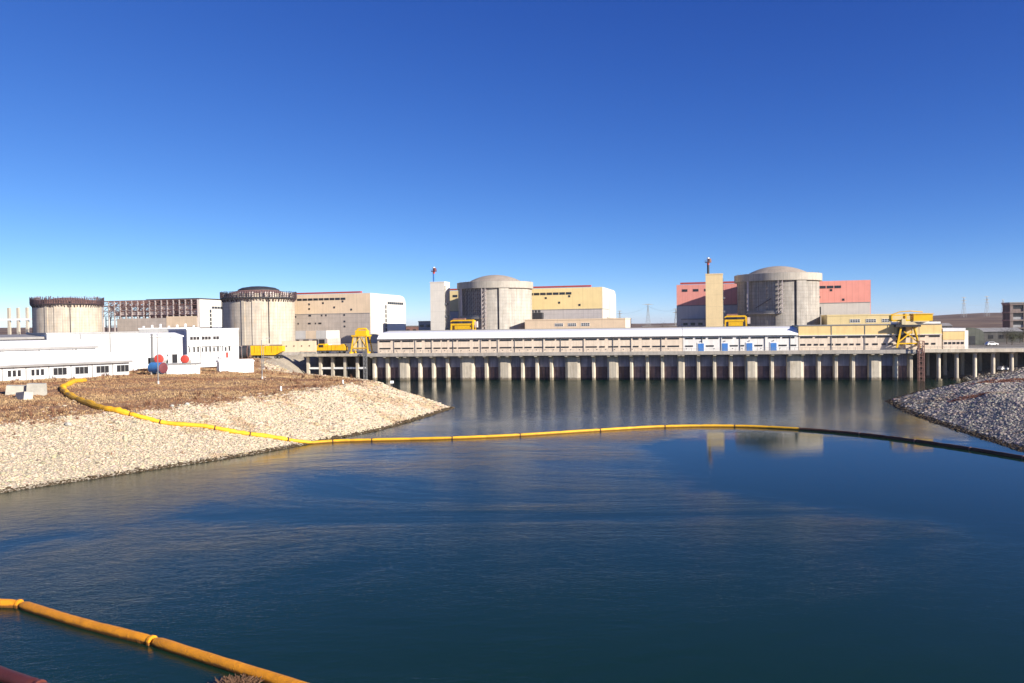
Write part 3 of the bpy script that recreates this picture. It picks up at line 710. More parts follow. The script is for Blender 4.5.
def reactor(k, label, dense, wallm):
    t = thing('reactor_building', label, 'reactor', row_pt(k, 0, 0, G0), ROW)
    segs = [(-68, -52, 21.3), (-52, -6, 19.7), (-6, 20.2, 20.4), (20.2, 22, 19.3), (22, 37, 21.3), (37, 112, 20.5), (112, 127, 21.3), (127, 202, 20.5), (202, 217, 21.3), (217, 292, 20.5)]
    arc_wall(segs, -.5, 30.8).build('containment_wall', wallm, t, smooth=True)
    MB().lathe([(20, 30.6), (21.9, 30.6), (21.9, 34.3), (20.6, 34.5), (18, 34.4)], 128).build('ring_beam', 'concrete_ring', t, smooth=True)
    rs = 31.0
    prof = [(r, 38.9 - (rs - math.sqrt(rs * rs - r * r))) for r in np.linspace(17.2, 0.02, 14)]
    MB().lathe(prof, 96).build('dome', 'dome_concrete', t, smooth=True)
    # maintenance gallery and stair in the bay between the buttresses
    pf = MB(); pf.lathe([(19.8, 13.8), (22.6, 13.8), (22.6, 14.3), (19.8, 14.3)], 24, -46, 2); pf.build('gallery', 'deck_concrete', t)
    MB().box(-.45, .45, -.45, .45, -14.0 if dense else 0, 16.3).build('gallery_column', 'steel_pale', t).location = pol(-45, 21.7, 14.3)
    st = MB(); z0 = 1.0 if dense else 14.3; rot = lambda a, r, z: pol(a, r, z)
    for a in (-2.5, 2.5):
        for r in (21.0, 23.0): st.bar(pol(a, r, z0), pol(a, r, 30.4), .22)
    n = int((30.2 - z0) / 2.3)
    for i in range(n + 1):
        z = z0 + i * 2.3
        st.bar(pol(-2.5, 23, z), pol(2.5, 23, z), .16); st.bar(pol(-2.5, 21, z), pol(2.5, 21, z), .16)
        if i < n: st.bar(pol(-2.5, 22.9, z), pol(2.5, 22.9, z + 2.3), .22)
        st.bar(pol(2.5, 22, z), pol(5.5, 22, z + .1), .14)
        ld = MB(); ld.lathe([(20.6, z), (23.1, z), (23.1, z + .15), (20.6, z + .15)], 3, -3, 3); ld.build('stair_landing', 'steel_grey', t)
    st.build('stair_tower', 'steel_pale', t)
    if dense:
        sc = MB()
        for a in range(-44, -4, 4):
            sc.bar(pol(a, 20.5, 14.3), pol(a, 20.5, 30.4), .14)
        for z in np.arange(16, 30, 2.2):
            for a in range(-44, -8, 4):
                sc.bar(pol(a, 20.5, z), pol(a + 4, 20.5, z), .12)
                if (a // 4 + int(z)) % 2: sc.bar(pol(a, 20.5, z), pol(a + 4, 20.5, z + 2.2), .12)
        sc.build('scaffold', 'steel_brown', t)
    else:
        sc = MB()
        for a in (-30, -18): sc.bar(pol(a, 20.4, 14.3), pol(a, 20.4, 30.4), .14)
        sc.bar(pol(-34, 20.6, 17), pol(-12, 20.6, 21.5), .25); sc.build('service_pipes', 'steel_brown', t)
    MB().lathe([(22.4, 14.32), (22.5, 14.32), (22.5, 15.4), (22.4, 15.4)], 24, -45, 1).build('gallery_railing', 'steel_grey', t)
    rl = MB()
    for i in range(48): rl.bar(pol(i * 7.5, 20.3, 34.4), pol(i * 7.5, 20.3, 35.4), .07)
    rl.build('roof_railing', 'steel_grey', t)
    return t
reactor(0, 'grey domed reactor with a bare recessed bay in front of the pink hall', False, 'concrete_grey')
reactor(1, 'pale domed reactor with a scaffolded bay beside the cream stair tower', True, 'concrete')
def unfinished(k, label, dark):
    t = thing('reactor_building', label, 'reactor', row_pt(k, 0, 0, G0), ROW)
    segs = [(-68, -52, 21.6), (-52, 4, 21.1), (4, 4.8, 20.4), (4.8, 10, 21.6), (10, 22, 21.1), (22, 37, 21.6), (37, 112, 21.1), (112, 127, 21.6), (127, 202, 21.1), (202, 217, 21.6), (217, 292, 21.1)]
    arc_wall(segs, -.5, 28.4).build('containment_wall', 'concrete_warm', t, smooth=True)
    MB().lathe([(20.2, 28.4), (22.9, 28.4), (22.9, 28.9), (20.2, 28.9)], 96).build('walkway', 'steel_brown' if dark else 'dark_steel', t)
    MB().lathe([(17.5, 28.0), (20.8, 28.0), (20.8, 31.2), (20.3, 31.2), (19.0, 31.4), (17.5, 31.4)], 96).build('unfinished_ring', 'steel_rust' if dark else 'concrete_warm', t)
    br = MB()
    for i in range(72):
        a = i * 5; br.bar(pol(a, 21.2, 26.3), pol(a, 22.8, 28.4), .3)
        if i % 2: br.add(*_bk(a))
    tag(br.build('walkway_brackets', 'steel_brown', t), kind='stuff')
    sc = MB(); n = 96
    for i in range(n):
        a = i * 360 / n; h = 32.6 + (random.uniform(-.4, 1.3) if dark else random.uniform(-.2, .3))
        sc.bar(pol(a, 22.8, 28.9), pol(a, 22.8, h), .3)
        for z in (30.0, 31.2, 32.3):
            if random.random() < .9: sc.bar(pol(a, 22.8, z), pol(a + 360 / n, 22.8, z), .14)
        if random.random() < (.7 if dark else .4): sc.bar(pol(a, 22.8, 28.9), pol(a + 360 / n, 22.8, 31.8), .14)
    sc.build('scaffold', 'steel_brown', t)
    if not dark:
        sb = MB()
        for i in range(80):
            if random.random() < .55: a = i * 4.5; sb.lathe([(22.5, 29.2), (22.6, 29.2), (22.6, 32.0), (22.5, 32.0)], 1, a, a + random.uniform(1.2, 3.4))
        sb.build('scaffold_sheeting', 'steel_pale', t, recalc=False)
        MB().lathe([(12.5, 32.4), (12.5, 34.2), (10, 35.4), (5, 36.2), (0.02, 36.5)], 48).build('temporary_cover', 'dark_steel', t, smooth=True)
        MB().lathe([(20.4, 31.3), (12.6, 33.6)], 64).build('sloping_cover', 'steel_rust', t)
    else:
        rb = MB()
        for i in range(120):
            a = i * 3; rb.bar(pol(a, 19 + (i % 3) * .7, 32), pol(a + .5, 18.5 + (i % 3) * .7, 33.6 + random.uniform(-.4, .8)), .14)
        rb.build('starter_bars', 'steel_rust', t)
        MB().lathe([(17.6, 31.2), (10, 32.6), (4, 33.4), (.02, 33.6)], 48).build('inner_formwork', 'steel_rust', t)
    MB().bar(pol(-56, 21.9, 1), pol(-56, 21.9, 30), .35).build('cable_ladder', 'dark_steel', t)
    MB().bar(pol(48, 21.5, 1), pol(48, 21.5, 30), .3).build('cable_ladder', 'dark_steel', t)
def _bk(a):
    p, q, r = pol(a, 21.15, 26.0), pol(a, 21.15, 27.6), pol(a, 22.0, 27.6)
    p2, q2, r2 = pol(a + 1.4, 21.15, 26.0), pol(a + 1.4, 21.15, 27.6), pol(a + 1.4, 22.0, 27.6)
    return [p, q, r, p2, q2, r2], [(0, 1, 2), (3, 5, 4), (0, 2, 5, 3), (1, 4, 5, 2), (0, 3, 4, 1)]
unfinished(2, 'unfinished cream reactor topped by pale scaffolding and a dark cover', False)
unfinished(3, 'unfinished cream reactor topped by dark brown scaffolding, farthest left', True)

# ------------------------------------------------------------------ turbine halls, annexes, stair towers
PROFILE = [(0, 0), (0, 31.6), (48, 31.4), (52.5, 30.8), (55, 29.6), (56.5, 28.0), (57, 26), (57, 0)]
def hall(k, label, u0, u1, upper, lower, endm, trim, lowz=18.9, endpanel=True, trim_end=0):
    t = thing('turbine_hall', label, 'turbine hall', row_pt(k, u0, 24, G0), ROW); L = u1 - u0
    MB().prism_x(PROFILE, 0, L - .3).build('upper_wall', upper, t)
    MB().box(0, L - .32, -.25, -.01, 0, lowz).build('lower_wall', lower, t)
    MB().box(0, L - .32, -.4, -.26, lowz - .3, lowz + .1).build('ledge', 'grey_roof', t)
    MB().prism_x(PROFILE, L - .28, L).build('end_wall', endm, t)
    if trim:
        MB().box(L * .02, L - 7 - trim_end, .8, 3.2, 31.95, 32.9).build('roof_monitor', trim, t)
        MB().box(L * .02, L - 7 - trim_end, -.12, .3, 31.92, 32.25).build('roof_fascia', trim, t)
    x = L * .48
    while x < L - 18:                                          # the strip of high windows
        window(t, x, x + 3.3, 27.6, 29.0, 0, mull=3, fw=.14); x += 3.9
    for x, z in ((L * .56, 24.6), (L * .56, 21.6), (L * .66, 25.2), (L * .74, 22.3), (L * .86, 20.7), (L * .8, 26)):
        window(t, x, x + 1.2, z, z + 1.2, 0, fw=.14)
    for x in (L * .03, L * .09, L * .15): window(t, x, x + 3.0, 27.6, 29.0, 0, mull=3, fw=.14)
    if endpanel:
        e = MB().box(L + .01, L + .3, 25, 54.5, 6, 24.6).build('end_panel', 'white_metal', t)
        for i in range(8): window(t, 26.6 + i * 3.3, 29.4 + i * 3.3, 25.0, 26.6, L, axis='x', out=1, mull=2, fw=.14)
        for i in range(6): window(t, 22.6, 24.4, 7 + i * 3.0, 9.3 + i * 3.0, L, axis='x', out=1, mull=1, fw=.14)
    else:
        MB().box(L + .01, L + .12, 26, 26.5, 0, 25).build('end_rib', 'hall_yellow', t)
        MB().box(L + .01, L + .1, 0, 24, lowz - .3, lowz + .1).build('ledge', 'grey_roof', t)
    return t
h1 = hall(0, 'salmon pink turbine hall with white base behind the grey domed reactor', -53.5, 48.9, 'hall_pink', 'hall_white', 'hall_pink', 'red_trim', 19.7, False, 30)
h2 = hall(1, 'yellow turbine hall with red roof trim behind the pale domed reactor', -43.5, 58.4, 'hall_yellow', 'hall_grey', 'hall_white', 'red_trim', 18.9, False)
h3 = hall(2, 'peach and grey turbine hall with white end wall right of the unfinished reactor', -35, 64.7, 'hall_peach', 'hall_buff', 'hall_white', 'red_trim', 18.9, True)
for x, z, w_ in ((45.5, 16.7, 1.6), (56, 17.3, 1.8), (65, 17.3, 1.0), (68, 17.3, 1.0), (81, 17.3, 1.0), (48, 12.2, .8), (55.5, 12.2, 2), (60.5, 12.2, .8), (63, 12.2, 2.2), (81, 10, 1.2), (81, 13.2, 1.2)):
    window(h3, x, x + w_, z, z + 1.1, -.25, fw=.12)
MB().box(40.2, 45.0, -.3, -.26, 10, 18.5).build('side_panel', 'hall_peach', h3)
q = MB()
for i in range(9): q.tube([(48.5 + i * 2.0, -3.0, 17.2), (48.5 + i * 2.0, -3.0, 18.6)], .8, 8)
q.box(46.5, 66.5, -5, -.4, 13.5, 17.1); q.build('cooler_bank', 'dark_steel', h2)
q = MB().box(72, 77, -3, -.4, 13.6, 17.6)
for i in range(3): q.bar((72.5 + i * 2, -2.6, 0), (72.5 + i * 2, -2.6, 13.6), .5)
q.build('transformer_rack', 'dark_steel', h1)

def annex(k, label, u0, u1, m, du):
    t = thing('service_annex', label, 'annex', row_pt(k, u0, -20, G0), ROW); L = u1 - u0
    MB().box(0, L, 0, 26, 0, 12.2).build('wall', m, t)
    MB().box(-.15, L + .15, -.15, 26.2, 12.22, 12.9).build('parapet', m, t)
    MB().box(L + .01, L + .1, .3, 25.7, 0, 12.1).build('end_cladding', 'hall_white', t)
    for c in (36, 43.2, 50.4): window(t, c + du - u0 - 2.3, c + du - u0 + 2.3, 8.9, 10.6, 0, mull=4, rows=2, fw=.16, frame='white_metal')
    return t
annex(0, 'long yellow annex with three window groups right of the grey domed reactor', 22, 67.7, 'hall_yellow', -1.2)
annex(1, 'long peach annex with three window groups right of the pale domed reactor', 22.5, 77, 'annex_peach', 5.5)
def stair_tower(k, label, m, pole, u, stripe):
    t = thing('stair_tower', label, 'tower', row_pt(k, u, -14, G0), ROW)
    MB().box(-4.3, 4.3, 0, 9, 0, 34.6).build('shaft', m, t)
    MB().box(-4.45, 4.45, -.15, 9.15, 34.62, 35.2).build('parapet', m, t)
    ld = MB()
    for i in range(40): ld.box(4.32, 4.75, .3, 1.5, 1 + i * .8, 1.25 + i * .8)
    ld.box(4.32, 4.42, .2, .35, .5, 33).box(4.32, 4.42, 1.45, 1.6, .5, 33); ld.build('cat_ladder', 'steel_grey', t)
    for z in (8, 15, 22): MB().box(4.32, 5.5, 0, 3, z, z + .9).build('landing', 'steel_grey', t)
    s = MB().tube([(-3.0, 3, 35.2), (-3.0, 3, 40)], .62, 12).build('vent_stack', pole, t, smooth=True)
    MB().tube([(-3.0, 3, 40), (-3.0, 3, 41.6)], .66, 12).build('red_band', 'tank_red', s)
    MB().tube([(-3.0, 3, 41.6), (-3.0, 3, 43.8)], .66, 12).build('white_band', 'white_metal', s)
    pl = MB().tube([(-3.0, 3, 41.2), (-3.0, 3, 41.5)], 1.7, 16)
    for i in range(8): a = i * math.pi / 4; pl.bar((-3 + 1.6 * math.cos(a), 3 + 1.6 * math.sin(a), 41.5), (-3 + 1.6 * math.cos(a), 3 + 1.6 * math.sin(a), 42.6), .12)
    pl.tube([(-2.2, 2.4, 41.5), (-2.2, 2.4, 43.2)], .8, 8)
    pl.build('stack_platform', 'steel_rust' if stripe else 'tank_maroon', s)
stair_tower(0, 'yellow stair tower with dark vent stack left of the grey domed reactor', 'tower_yellow', 'dark_steel', -32, True)
stair_tower(1, 'cream stair tower with blue vent stack left of the pale domed reactor', 'tower_cream', 'blue_paint', -30.2, False)
def bridge_crane(k, u, label, w):
    t = thing('yard_crane', label, 'crane', row_pt(k, u, -31, G0), ROW)
    for x in (-w, w):
        for y in (-2, 2): MB().bar((x, y, 0), (x * .92, y * .9, 11.2), .7).build('leg', 'crane_yellow', t)
    MB().prism_y([(-w, 10.2), (w, 10.2), (w, 12.6), (w - 1.0, 13.2), (-w + 1.0, 13.2), (-w, 12.6), (-w, 11.9), (-w + .9, 12.4), (w - .9, 12.4), (w - .9, 11.2), (-w + .9, 11.2), (-w, 11)], -1.9, 1.9).build('girder', 'crane_yellow', t)
    MB().box(-w * .65, w * .65, -1.7, 1.7, 8.0, 10.9).build('machine_house', 'crane_yellow', t)
    MB().box(-w * .8, w * .2, -1.2, 1.2, 13.22, 14.0).build('trolley', 'steel_rust', t)
    MB().box(w + .2, w + 1.6, -1, 1, 9, 12.2).build('cabin', 'steel_pale', t)
bridge_crane(0, -21.5, 'yellow yard crane behind the roof beside the yellow stair tower', 5.3)
bridge_crane(1, -9.2, 'yellow yard crane behind the roof in front of the pale domed reactor', 6.6)
def block(name, label, k, u0, u1, v0, v1, h, m, cat='building'):
    t = thing(name, label, cat, row_pt(k, u0, v0, G0), ROW)
    MB().box(0, u1 - u0, 0, v1 - v0, 0, h).build('wall', m, t); MB().box(-.2, u1 - u0 + .2, -.2, v1 - v0 + .2, h + .02, h + .6).build('roof', 'grey_roof', t)
    for i in range(int((u1 - u0) / 4)): window(t, 1 + i * 4, 3.4 + i * 4, h - 3, h - 1.6, 0, mull=2)
    return t
block('service_block', 'low dark service block between the yellow stair tower and its reactor', 0, -50, -22, 6, 30, 11.5, 'hall_grey')
block('service_block', 'low dark service block between the cream stair tower and its reactor', 1, -50, -22, 6, 30, 12.5, 'grey_clad')

def steel_hall():
    k = 3; u0, u1 = -2, 80.5; L = u1 - u0
    t = thing('steel_frame_hall', 'unfinished turbine hall of bare brown steel frames with a finished cream end', 'turbine hall', row_pt(k, u0, 35, G0), ROW)
    MB().box(13, L - .6, -.9, -.5, 0, 18.6).build('lower_wall', 'hall_buff', t)
    MB().box(0, L - .6, 50, 50.4, 0, 31).build('back_wall', 'steel_rust', t)
    MB().box(56, L - .6, -1.0, -.92, 12, 19.6).build('wall_panel', 'hall_peach', t)
    for b, m in ((0, 'steel_pale'), (18, 'steel_rust'), (38, 'steel_rust')):
        for i in range(17):
            x = i * (L - .5) / 16; MB().box(x - .35, x + .35, b - .4, b + .35, 0, 31.6).build('column', m, t)
    fr = MB()
    for b in (0, 18, 38):
        for z in (20.5, 24.0, 27.6, 31.2): fr.box(0, L - .5, b - .3, b + .3, z, z + .5)
        for i in range(16):
            x0, x1 = i * (L - .5) / 16, (i + 1) * (L - .5) / 16
            for z in (20.8, 24.4, 27.9):
                if random.random() < .75: fr.bar((x0, b, z), (x1, b, z + 3.3), .28)
                if random.random() < .55: fr.bar((x1, b, z), (x0, b, z + 3.3), .28)
    for i in range(33):
        x = i * (L - .5) / 32; fr.box(x - .12, x + .12, 5, 5.3, 18.7, 31.4)
    for z in np.arange(19.4, 31.2, 1.35): fr.box(0, L - .5, -.62, -.45, z, z + .16); fr.box(0, L - .5, 5.3, 5.6, z + .6, z + .85)
    fr.build('bracing', 'steel_rust', t)
    tr = MB()
    for i in range(17):
        x = i * (L - .5) / 16
        tr.bar((x, 0, 31.4), (x, 55, 31.4), .4).bar((x, 0, 28.4), (x, 55, 28.4), .3)
        for j in range(9): tr.bar((x, j * 6, 28.4), (x, j * 6 + 6, 31.4), .25)
    for j in range(14): tr.box(0, L - .5, j * 4, j * 4 + .25, 31.8, 32.0)
    tr.build('roof_trusses', 'steel_rust', t)
    MB().box(38, L, -.2, 50, 32.1, 32.5).build('roof_deck', 'steel_brown', t)
    pn = MB()
    for i in range(16):
        for z in (20.9, 24.6):
            if random.random() < .5: x = i * (L - .5) / 16; pn.box(x + .4, x + 4.7, .4, .5, z, z + 2.9)
    pn.build('stray_cladding', 'steel_pale', t)
    MB().box(0, 12.8, 17, 17.4, 6, 19).build('lower_wall', 'hall_buff', t)
    fl = MB()
    for i in range(4): x = i * 4.1; fl.box(x, x + .5, 2, 2.5, 0, 20).box(0, 12.8, 2, 2.4, 4 + i * 4.5, 4.5 + i * 4.5)
    fl.build('low_frame', 'steel_brown', t)
    MB().prism_x(PROFILE, L - .28, L + 1).build('end_wall', 'hall_white', t)
    MB().box(L + 1.01, L + 1.3, 14, 46, 8, 24.6).build('end_panel', 'white_metal', t)
    for i in range(8): window(t, 14.2 + i * 3.3, 17 + i * 3.3, 25.0, 26.6, L + 1, axis='x', out=1, mull=2, fw=.14)
    for i in range(8): window(t, 14.2 + i * 3.3, 17 + i * 3.3, 6, 7.6, L + 1, axis='x', out=1, mull=2, fw=.14)
    for i in range(6): window(t, 11.6, 13.4, 7 + i * 3.0, 9.3 + i * 3.0, L + 1, axis='x', out=1, mull=1, fw=.14)
steel_hall()
def far_frame():
    t = thing('column_frame', 'row of bare concrete columns joined by a beam at the far left edge', 'frame', (-392, 612, 10), -8)
    for x in (-8, 6.5, 14.2, 21.9): MB().box(x - .9, x + .9, -.9, .9, 0, 28.5).build('column', 'pier_concrete', t)
    MB().box(-20, 27.5, -1.1, -.92, 18.6, 20.2).build('beam', 'white_metal', t)
    MB().box(-20, 27.5, .92, 1.3, 0, 7).build('low_wall', 'hall_buff', t)
far_frame()
t = thing('service_annex', 'low peach annex with dark openings left of the yellow portal crane', 'annex', (-94.5, 347, 10), ROW)
MB().box(0, 15.5, 0, 12, 0, 5.2).build('wall', 'hall_buff', t)
for x in (.2, 5.2, 10.2): MB().box(x, x + 4.9, -.1, 12, 5.22, 8.7).build('upper_panel', 'hall_peach' if x > 3 and x < 8 else 'hall_white', t)
for x in (.6, 4.0, 8.4, 11.6): window(t, x, x + (2.6 if x > 3 else 1.4), 2.6, 4.9, 0, mull=2)
t = thing('perimeter_wall', 'peach wall between the yellow trailer and the open platform', 'wall', (-87, 301, 9.8), -6)
MB().box(0, 13.2, 0, .6, 1.1, 5.3).build('wall', 'annex_peach', t); MB().box(-.1, 13.3, -.1, .7, 0, 1.08).build('plinth', 'deck_concrete', t)
for i in range(4): window(t, 1.5 + i * 3, 1.9 + i * 3, 3.2, 3.6, 0, fw=.06)

# ------------------------------------------------------------------ white sheds and tanks on the left bank (turned 48 degrees)
WROT = 47.8
WC, WS = math.cos(R(WROT)), math.sin(R(WROT))
def wp(s, b, z): return (-103.6 + s * WC - b * WS, 165 + s * WS + b * WC, z)
WG = 9.6
def white_group():
    t = thing('white_hall', 'low white hall with a row of triple windows nearest the brown grass', 'hall', wp(0, 0, WG), WROT)
    MB().box(-30, 23.4, 0, 8.4, -1.0, 3.3).build('wall', 'white_clad', t)
    MB().prism_x([(-.7, 3.25), (-.7, 3.5), (8.3, 5.3), (8.3, 5.0)], -30.3, 23.9).build('roof', 'white_roof', t)
    MB().box(-30.3, 23.9, -.86, -.72, 3.05, 3.5).build('fascia', 'grey_roof', t)
    for i in range(-6, 6):
        c = i * 4.36 + .2
        for j in range(3): window(t, c - 1.3 + j * .9, c - .5 + j * .9, 1.0, 2.5, 0, fw=.08, frame='white_metal' if i < 2 else 'dark_steel')
        MB().box(c - 2.25, c - 2.1, -.12, 0.0, -.5, 3.2).build('pilaster', 'steel_grey', t)
    t = thing('white_hall', 'middle tier white hall rising behind the low windowed hall', 'hall', wp(0, 8.6, WG), WROT)
    MB().box(-34, 19.4, 0, 9, -1.0, 6.6).build('wall', 'white_clad', t)
    MB().prism_x([(-.5, 6.62), (-.5, 6.85), (9, 8.4), (9, 6.62)], -34.2, 19.9).build('roof', 'white_roof', t)
    MB().box(-34.2, 19.9, -.66, -.52, 6.4, 6.85).build('fascia', 'grey_roof', t)
    for i in range(-4, 3): MB().box(i * 7.6 - .1, i * 7.6 + .1, -.1, 0, 5, 6.5).build('pilaster', 'steel_grey', t)
    t = thing('white_hall', 'tall plain white block below the farthest left reactor', 'hall', wp(0, 18.0, WG), WROT)
    MB().box(12.2, 33, 0, 14, -1.0, 9.7).build('wall', 'white_clad', t)
    MB().box(12.0, 33.2, -.2, 14.2, 9.72, 10.05).build('parapet', 'grey_clad', t)
    for x in (19.5, 26.3): MB().box(x - .14, x + .14, -.08, 0, 0, 9.6).build('joint_strip', 'steel_grey', t)
    t = thing('white_hall', 'white hall with dark flat roof edge at the left frame edge', 'hall', wp(0, 20.0, WG), WROT)
    MB().box(-40, 11.6, 0, 12, -1.0, 8.6).build('wall', 'white_clad', t)
    MB().prism_x([(-.9, 8.62), (-.9, 9.15), (12.4, 9.75), (12.4, 8.62)], -40.3, 12.0).build('roof', 'grey_roof', t)
    t = thing('white_hall', 'white hall with sloping roof behind the blue tank', 'hall', (-100.5, 212, WG), WROT)
    MB().box(-2, 13, 0, 10, -1, 8.4).build('wall', 'white_clad', t)
    MB().prism_x([(-.4, 8.42), (-.4, 8.7), (5, 9.6), (10.4, 8.7), (10.4, 8.42)], -2.2, 13.2).build('roof', 'white_roof', t)
    window(t, 10.0, 11.4, 1.2, 3.6, 0, mull=2); window(t, 7.4, 8.8, 1.2, 3.6, 0, mull=2)
    t = thing('grey_block', 'pale grey block with rooftop vents behind the white halls', 'building', (-113, 246, WG), 20)
    MB().box(-2, 15, 0, 14, -1, 10.6).build('wall', 'grey_clad', t)
    MB().box(-2.2, 15.2, -.2, 14.2, 10.62, 11.0).build('parapet', 'white_metal', t)
    for i in range(7): MB().tube([(-.8 + i * 2.4, 1.2, 11.0), (-.8 + i * 2.4, 1.2, 11.6 + .3 * (i % 3))], .35, 8).build('roof_vent', 'white_metal', t)
    t = thing('white_office', 'white office block with a row of small windows under the unfinished reactor', 'building', (-96, 235, WG), WROT)
    MB().box(0, 16.5, 0, 12, -1, 10.2).build('wall', 'white_clad', t)
    MB().box(-.15, 16.65, -.15, 12.15, 10.22, 10.6).build('parapet', 'white_metal', t)
    for c in (1.0, 2.0, 3.0, 4.6, 5.6, 6.6, 8.2, 9.2): window(t, c, c + .8, 7.3, 8.2, 0, fw=.08)
    for i in range(11): window(t, .6 + i * 1.25, 1.15 + i * 1.25, 3.6, 4.9 + .2 * (i % 3), 0, fw=.08, frame='steel_grey')
    for i in range(4): MB().tube([(1 + i * 3.2, -.25, 0), (1 + i * 3.2, -.25, 5.2)], .14, 8).build('pipe', 'white_metal', t)
    MB().box(.4, 14, -.6, -.1, 5.3, 5.6).build('pipe_rack', 'white_metal', t)
    MB().box(12.2, 12.9, -.1, .02, 1.6, 3.2).build('hatch', 'tank_red', t)
    t = thing('flue_pipe', 'thin dark flue pipe with a black box at its foot beside the blue tank', 'pipe', (-93.2, 206, WG), WROT)
    MB().tube([(0, 0, 3), (0, 0, 9.4)], .28, 10).build('pipe', 'steel_grey', t); MB().box(-.9, .9, -.8, .5, 1.6, 3.2).build('box', 'dark_steel', t)
    MB().box(-.7, .7, -.6, .4, 0, 1.58).build('stand', 'dark_steel', t)
    t = thing('storage_shed', 'low white panelled shed right of the blue tank', 'shed', (-80.0, 184, hz(-78, 186)), 25)
    MB().box(0, 7.2, 0, 3, -.4, 2.35).build('wall', 'white_metal', t); MB().box(-.2, 7.4, -.25, 3.2, 2.37, 2.6).build('roof', 'grey_roof', t)
    for i in range(6): MB().box(.5 + i * 1.15, .56 + i * 1.15, -.06, 0, 0, 2.3).build('panel_joint', 'steel_grey', t)
    t = thing('storage_shed', 'small white shed in the grass below the white office block', 'shed', (-75.5, 205, hz(-74, 206)), 30)
    MB().box(0, 8.6, 0, 4, -.4, 2.5).build('wall', 'white_metal', t); MB().prism_x([(-.3, 2.5), (-.3, 2.65), (2, 3.1), (4.3, 2.65), (4.3, 2.5)], -.2, 8.8).build('roof', 'white_roof', t)
    for i in range(6): MB().box(.6 + i * 1.35, .66 + i * 1.35, -.06, 0, 0, 2.45).build('panel_joint', 'steel_grey', t)
white_group()
def tank(loc, rz, r, L, body, endm, label, name='storage_tank'):
    t = thing(name, label, 'tank', loc, rz)
    MB().tube([(0, -.12, r + .5), (0, L, r + .5)], r, 28, caps=True).build('shell', body, t, smooth=True)
    MB().tube([(0, -.35, r + .5), (0, -.25, r + .5), (0, -.13, r + .5)], [r * .55, r * .9, r * .985], 28).build('end_cap', endm, t, smooth=True)
    for y in (L * .2, L * .8): MB().box(-r * .8, r * .8, y - .2, y + .2, -.3, r * .75 + .3).build('saddle', 'deck_concrete', t)
tank((-86.6, 195, 11.2), 15, 1.15, 6, 'white_metal', 'tank_red', 'horizontal tank with a round red end above the blue tank')
tank((-82.3, 200, 11.0), 15, 1.05, 6, 'white_metal', 'tank_red', 'horizontal tank with a round red end above the panelled shed')
for x_, y_ in ((-86.6, 198), (-82.3, 203)):
    pl = thing('tank_plinth', 'concrete plinth under the red ended tank ' + ('near the blue tank' if x_ < -84 else 'near the panelled shed'), 'plinth', (x_, y_, hz(x_, y_)), 15)
    MB().box(-1.6, 1.6, -3.6, 3.6, -.6, 11.0 - hz(x_, y_) - (0 if x_ < -84 else .2)).build('slab', 'deck_concrete', pl)
tank((-79.3, 180.5, hz(-80, 181) - .2), 62, 1.25, 3.6, 'tank_blue', 'tank_maroon', 'blue tank with a maroon end standing in the brown grass')

def lamp_post(x, y, h, label, arm=1):
    t = thing('lamp_post', label, 'lamp post', (x, y, hz(x, y)), 30 if arm > 0 else 200, 'slim lamp posts on the left bank')
    MB().tube([(0, 0, -.3), (0, 0, h * .4), (0, 0, h)], [.13, .1, .07], 8).build('pole', 'steel_grey', t, smooth=True)
    MB().tube([(0, 0, -.2), (0, 0, .6)], .22, 8).build('base', 'steel_pale', t)
    MB().tube([(0, 0, h), (.5, 0, h + .25), (1.2, 0, h + .3)], .05, 6).build('arm', 'steel_pale', t)
    MB().prism_y([(1.0, h + .2), (1.8, h + .25), (1.7, h + .42), (1.1, h + .42)], -.15, .15).build('lamp_head', 'steel_grey', t)
lamp_post(-71.8, 161.1, 10.2, 'slim lamp post in front of the red tank ends')
lamp_post(-56.7, 180.1, 8.9, 'slim lamp post in the grass in front of the yellow trailer')
lamp_post(-80.5, 237, 7.0, 'short lamp post just right of the white office block', -1)
lamp_post(-75, 240, 7.0, 'short lamp post in front of the yellow trailer, farther back')

def slab(loc, rz, tilt, sz, label):
    m = MB(); a, b, c = sz
    m.prism_y([(-a, 0), (a, 0), (a - .1, c), (-a + .15, c)], -b, b)
    o = m.build('concrete_block', 'slab', None); o.location = loc; o.rotation_euler = (R(tilt), R(tilt * .5), R(rz))
    tag(o, label, 'concrete block', 'concrete blocks dumped in the grass')
slab((-87.1, 139.6, 8.9), 25, 6, (1.7, .6, 1.7), 'grey concrete block in the grass, left of the three')
slab((-83.0, 134.8, 8.3), -38, -10, (1.9, .7, 1.4), 'grey tilted concrete slab between two blocks in the grass')
slab((-83.6, 139.6, 8.8), 10, 4, (1.5, .6, 2.1), 'grey concrete block in the grass, right of the three')
for i, (x, y, l) in enumerate(((-46.5, 159.5, 'white marker post at the edge of grass and stones, nearest'), (-38.2, 179.0, 'white marker post in the grass in front of the open platform'), (-28.9, 190.4, 'white sign on a thin pole near the tip of the left bank'))):
    t = thing('marker_post', l, 'marker post', (x, y, hz(x, y)), 10, 'white markers on the left bank')
    if i < 2: MB().tube([(0, 0, -.2), (0, 0, .8), (0, 0, .95)], [.2, .2, .1], 8).build('post', 'white_metal', t)
    else: MB().tube([(0, 0, -.2), (0, 0, 1.7)], .05, 6).build('pole', 'steel_grey', t); MB().box(-.42, .42, -.08, -.05, 1.1, 1.7).build('sign_plate', 'white_metal', t)
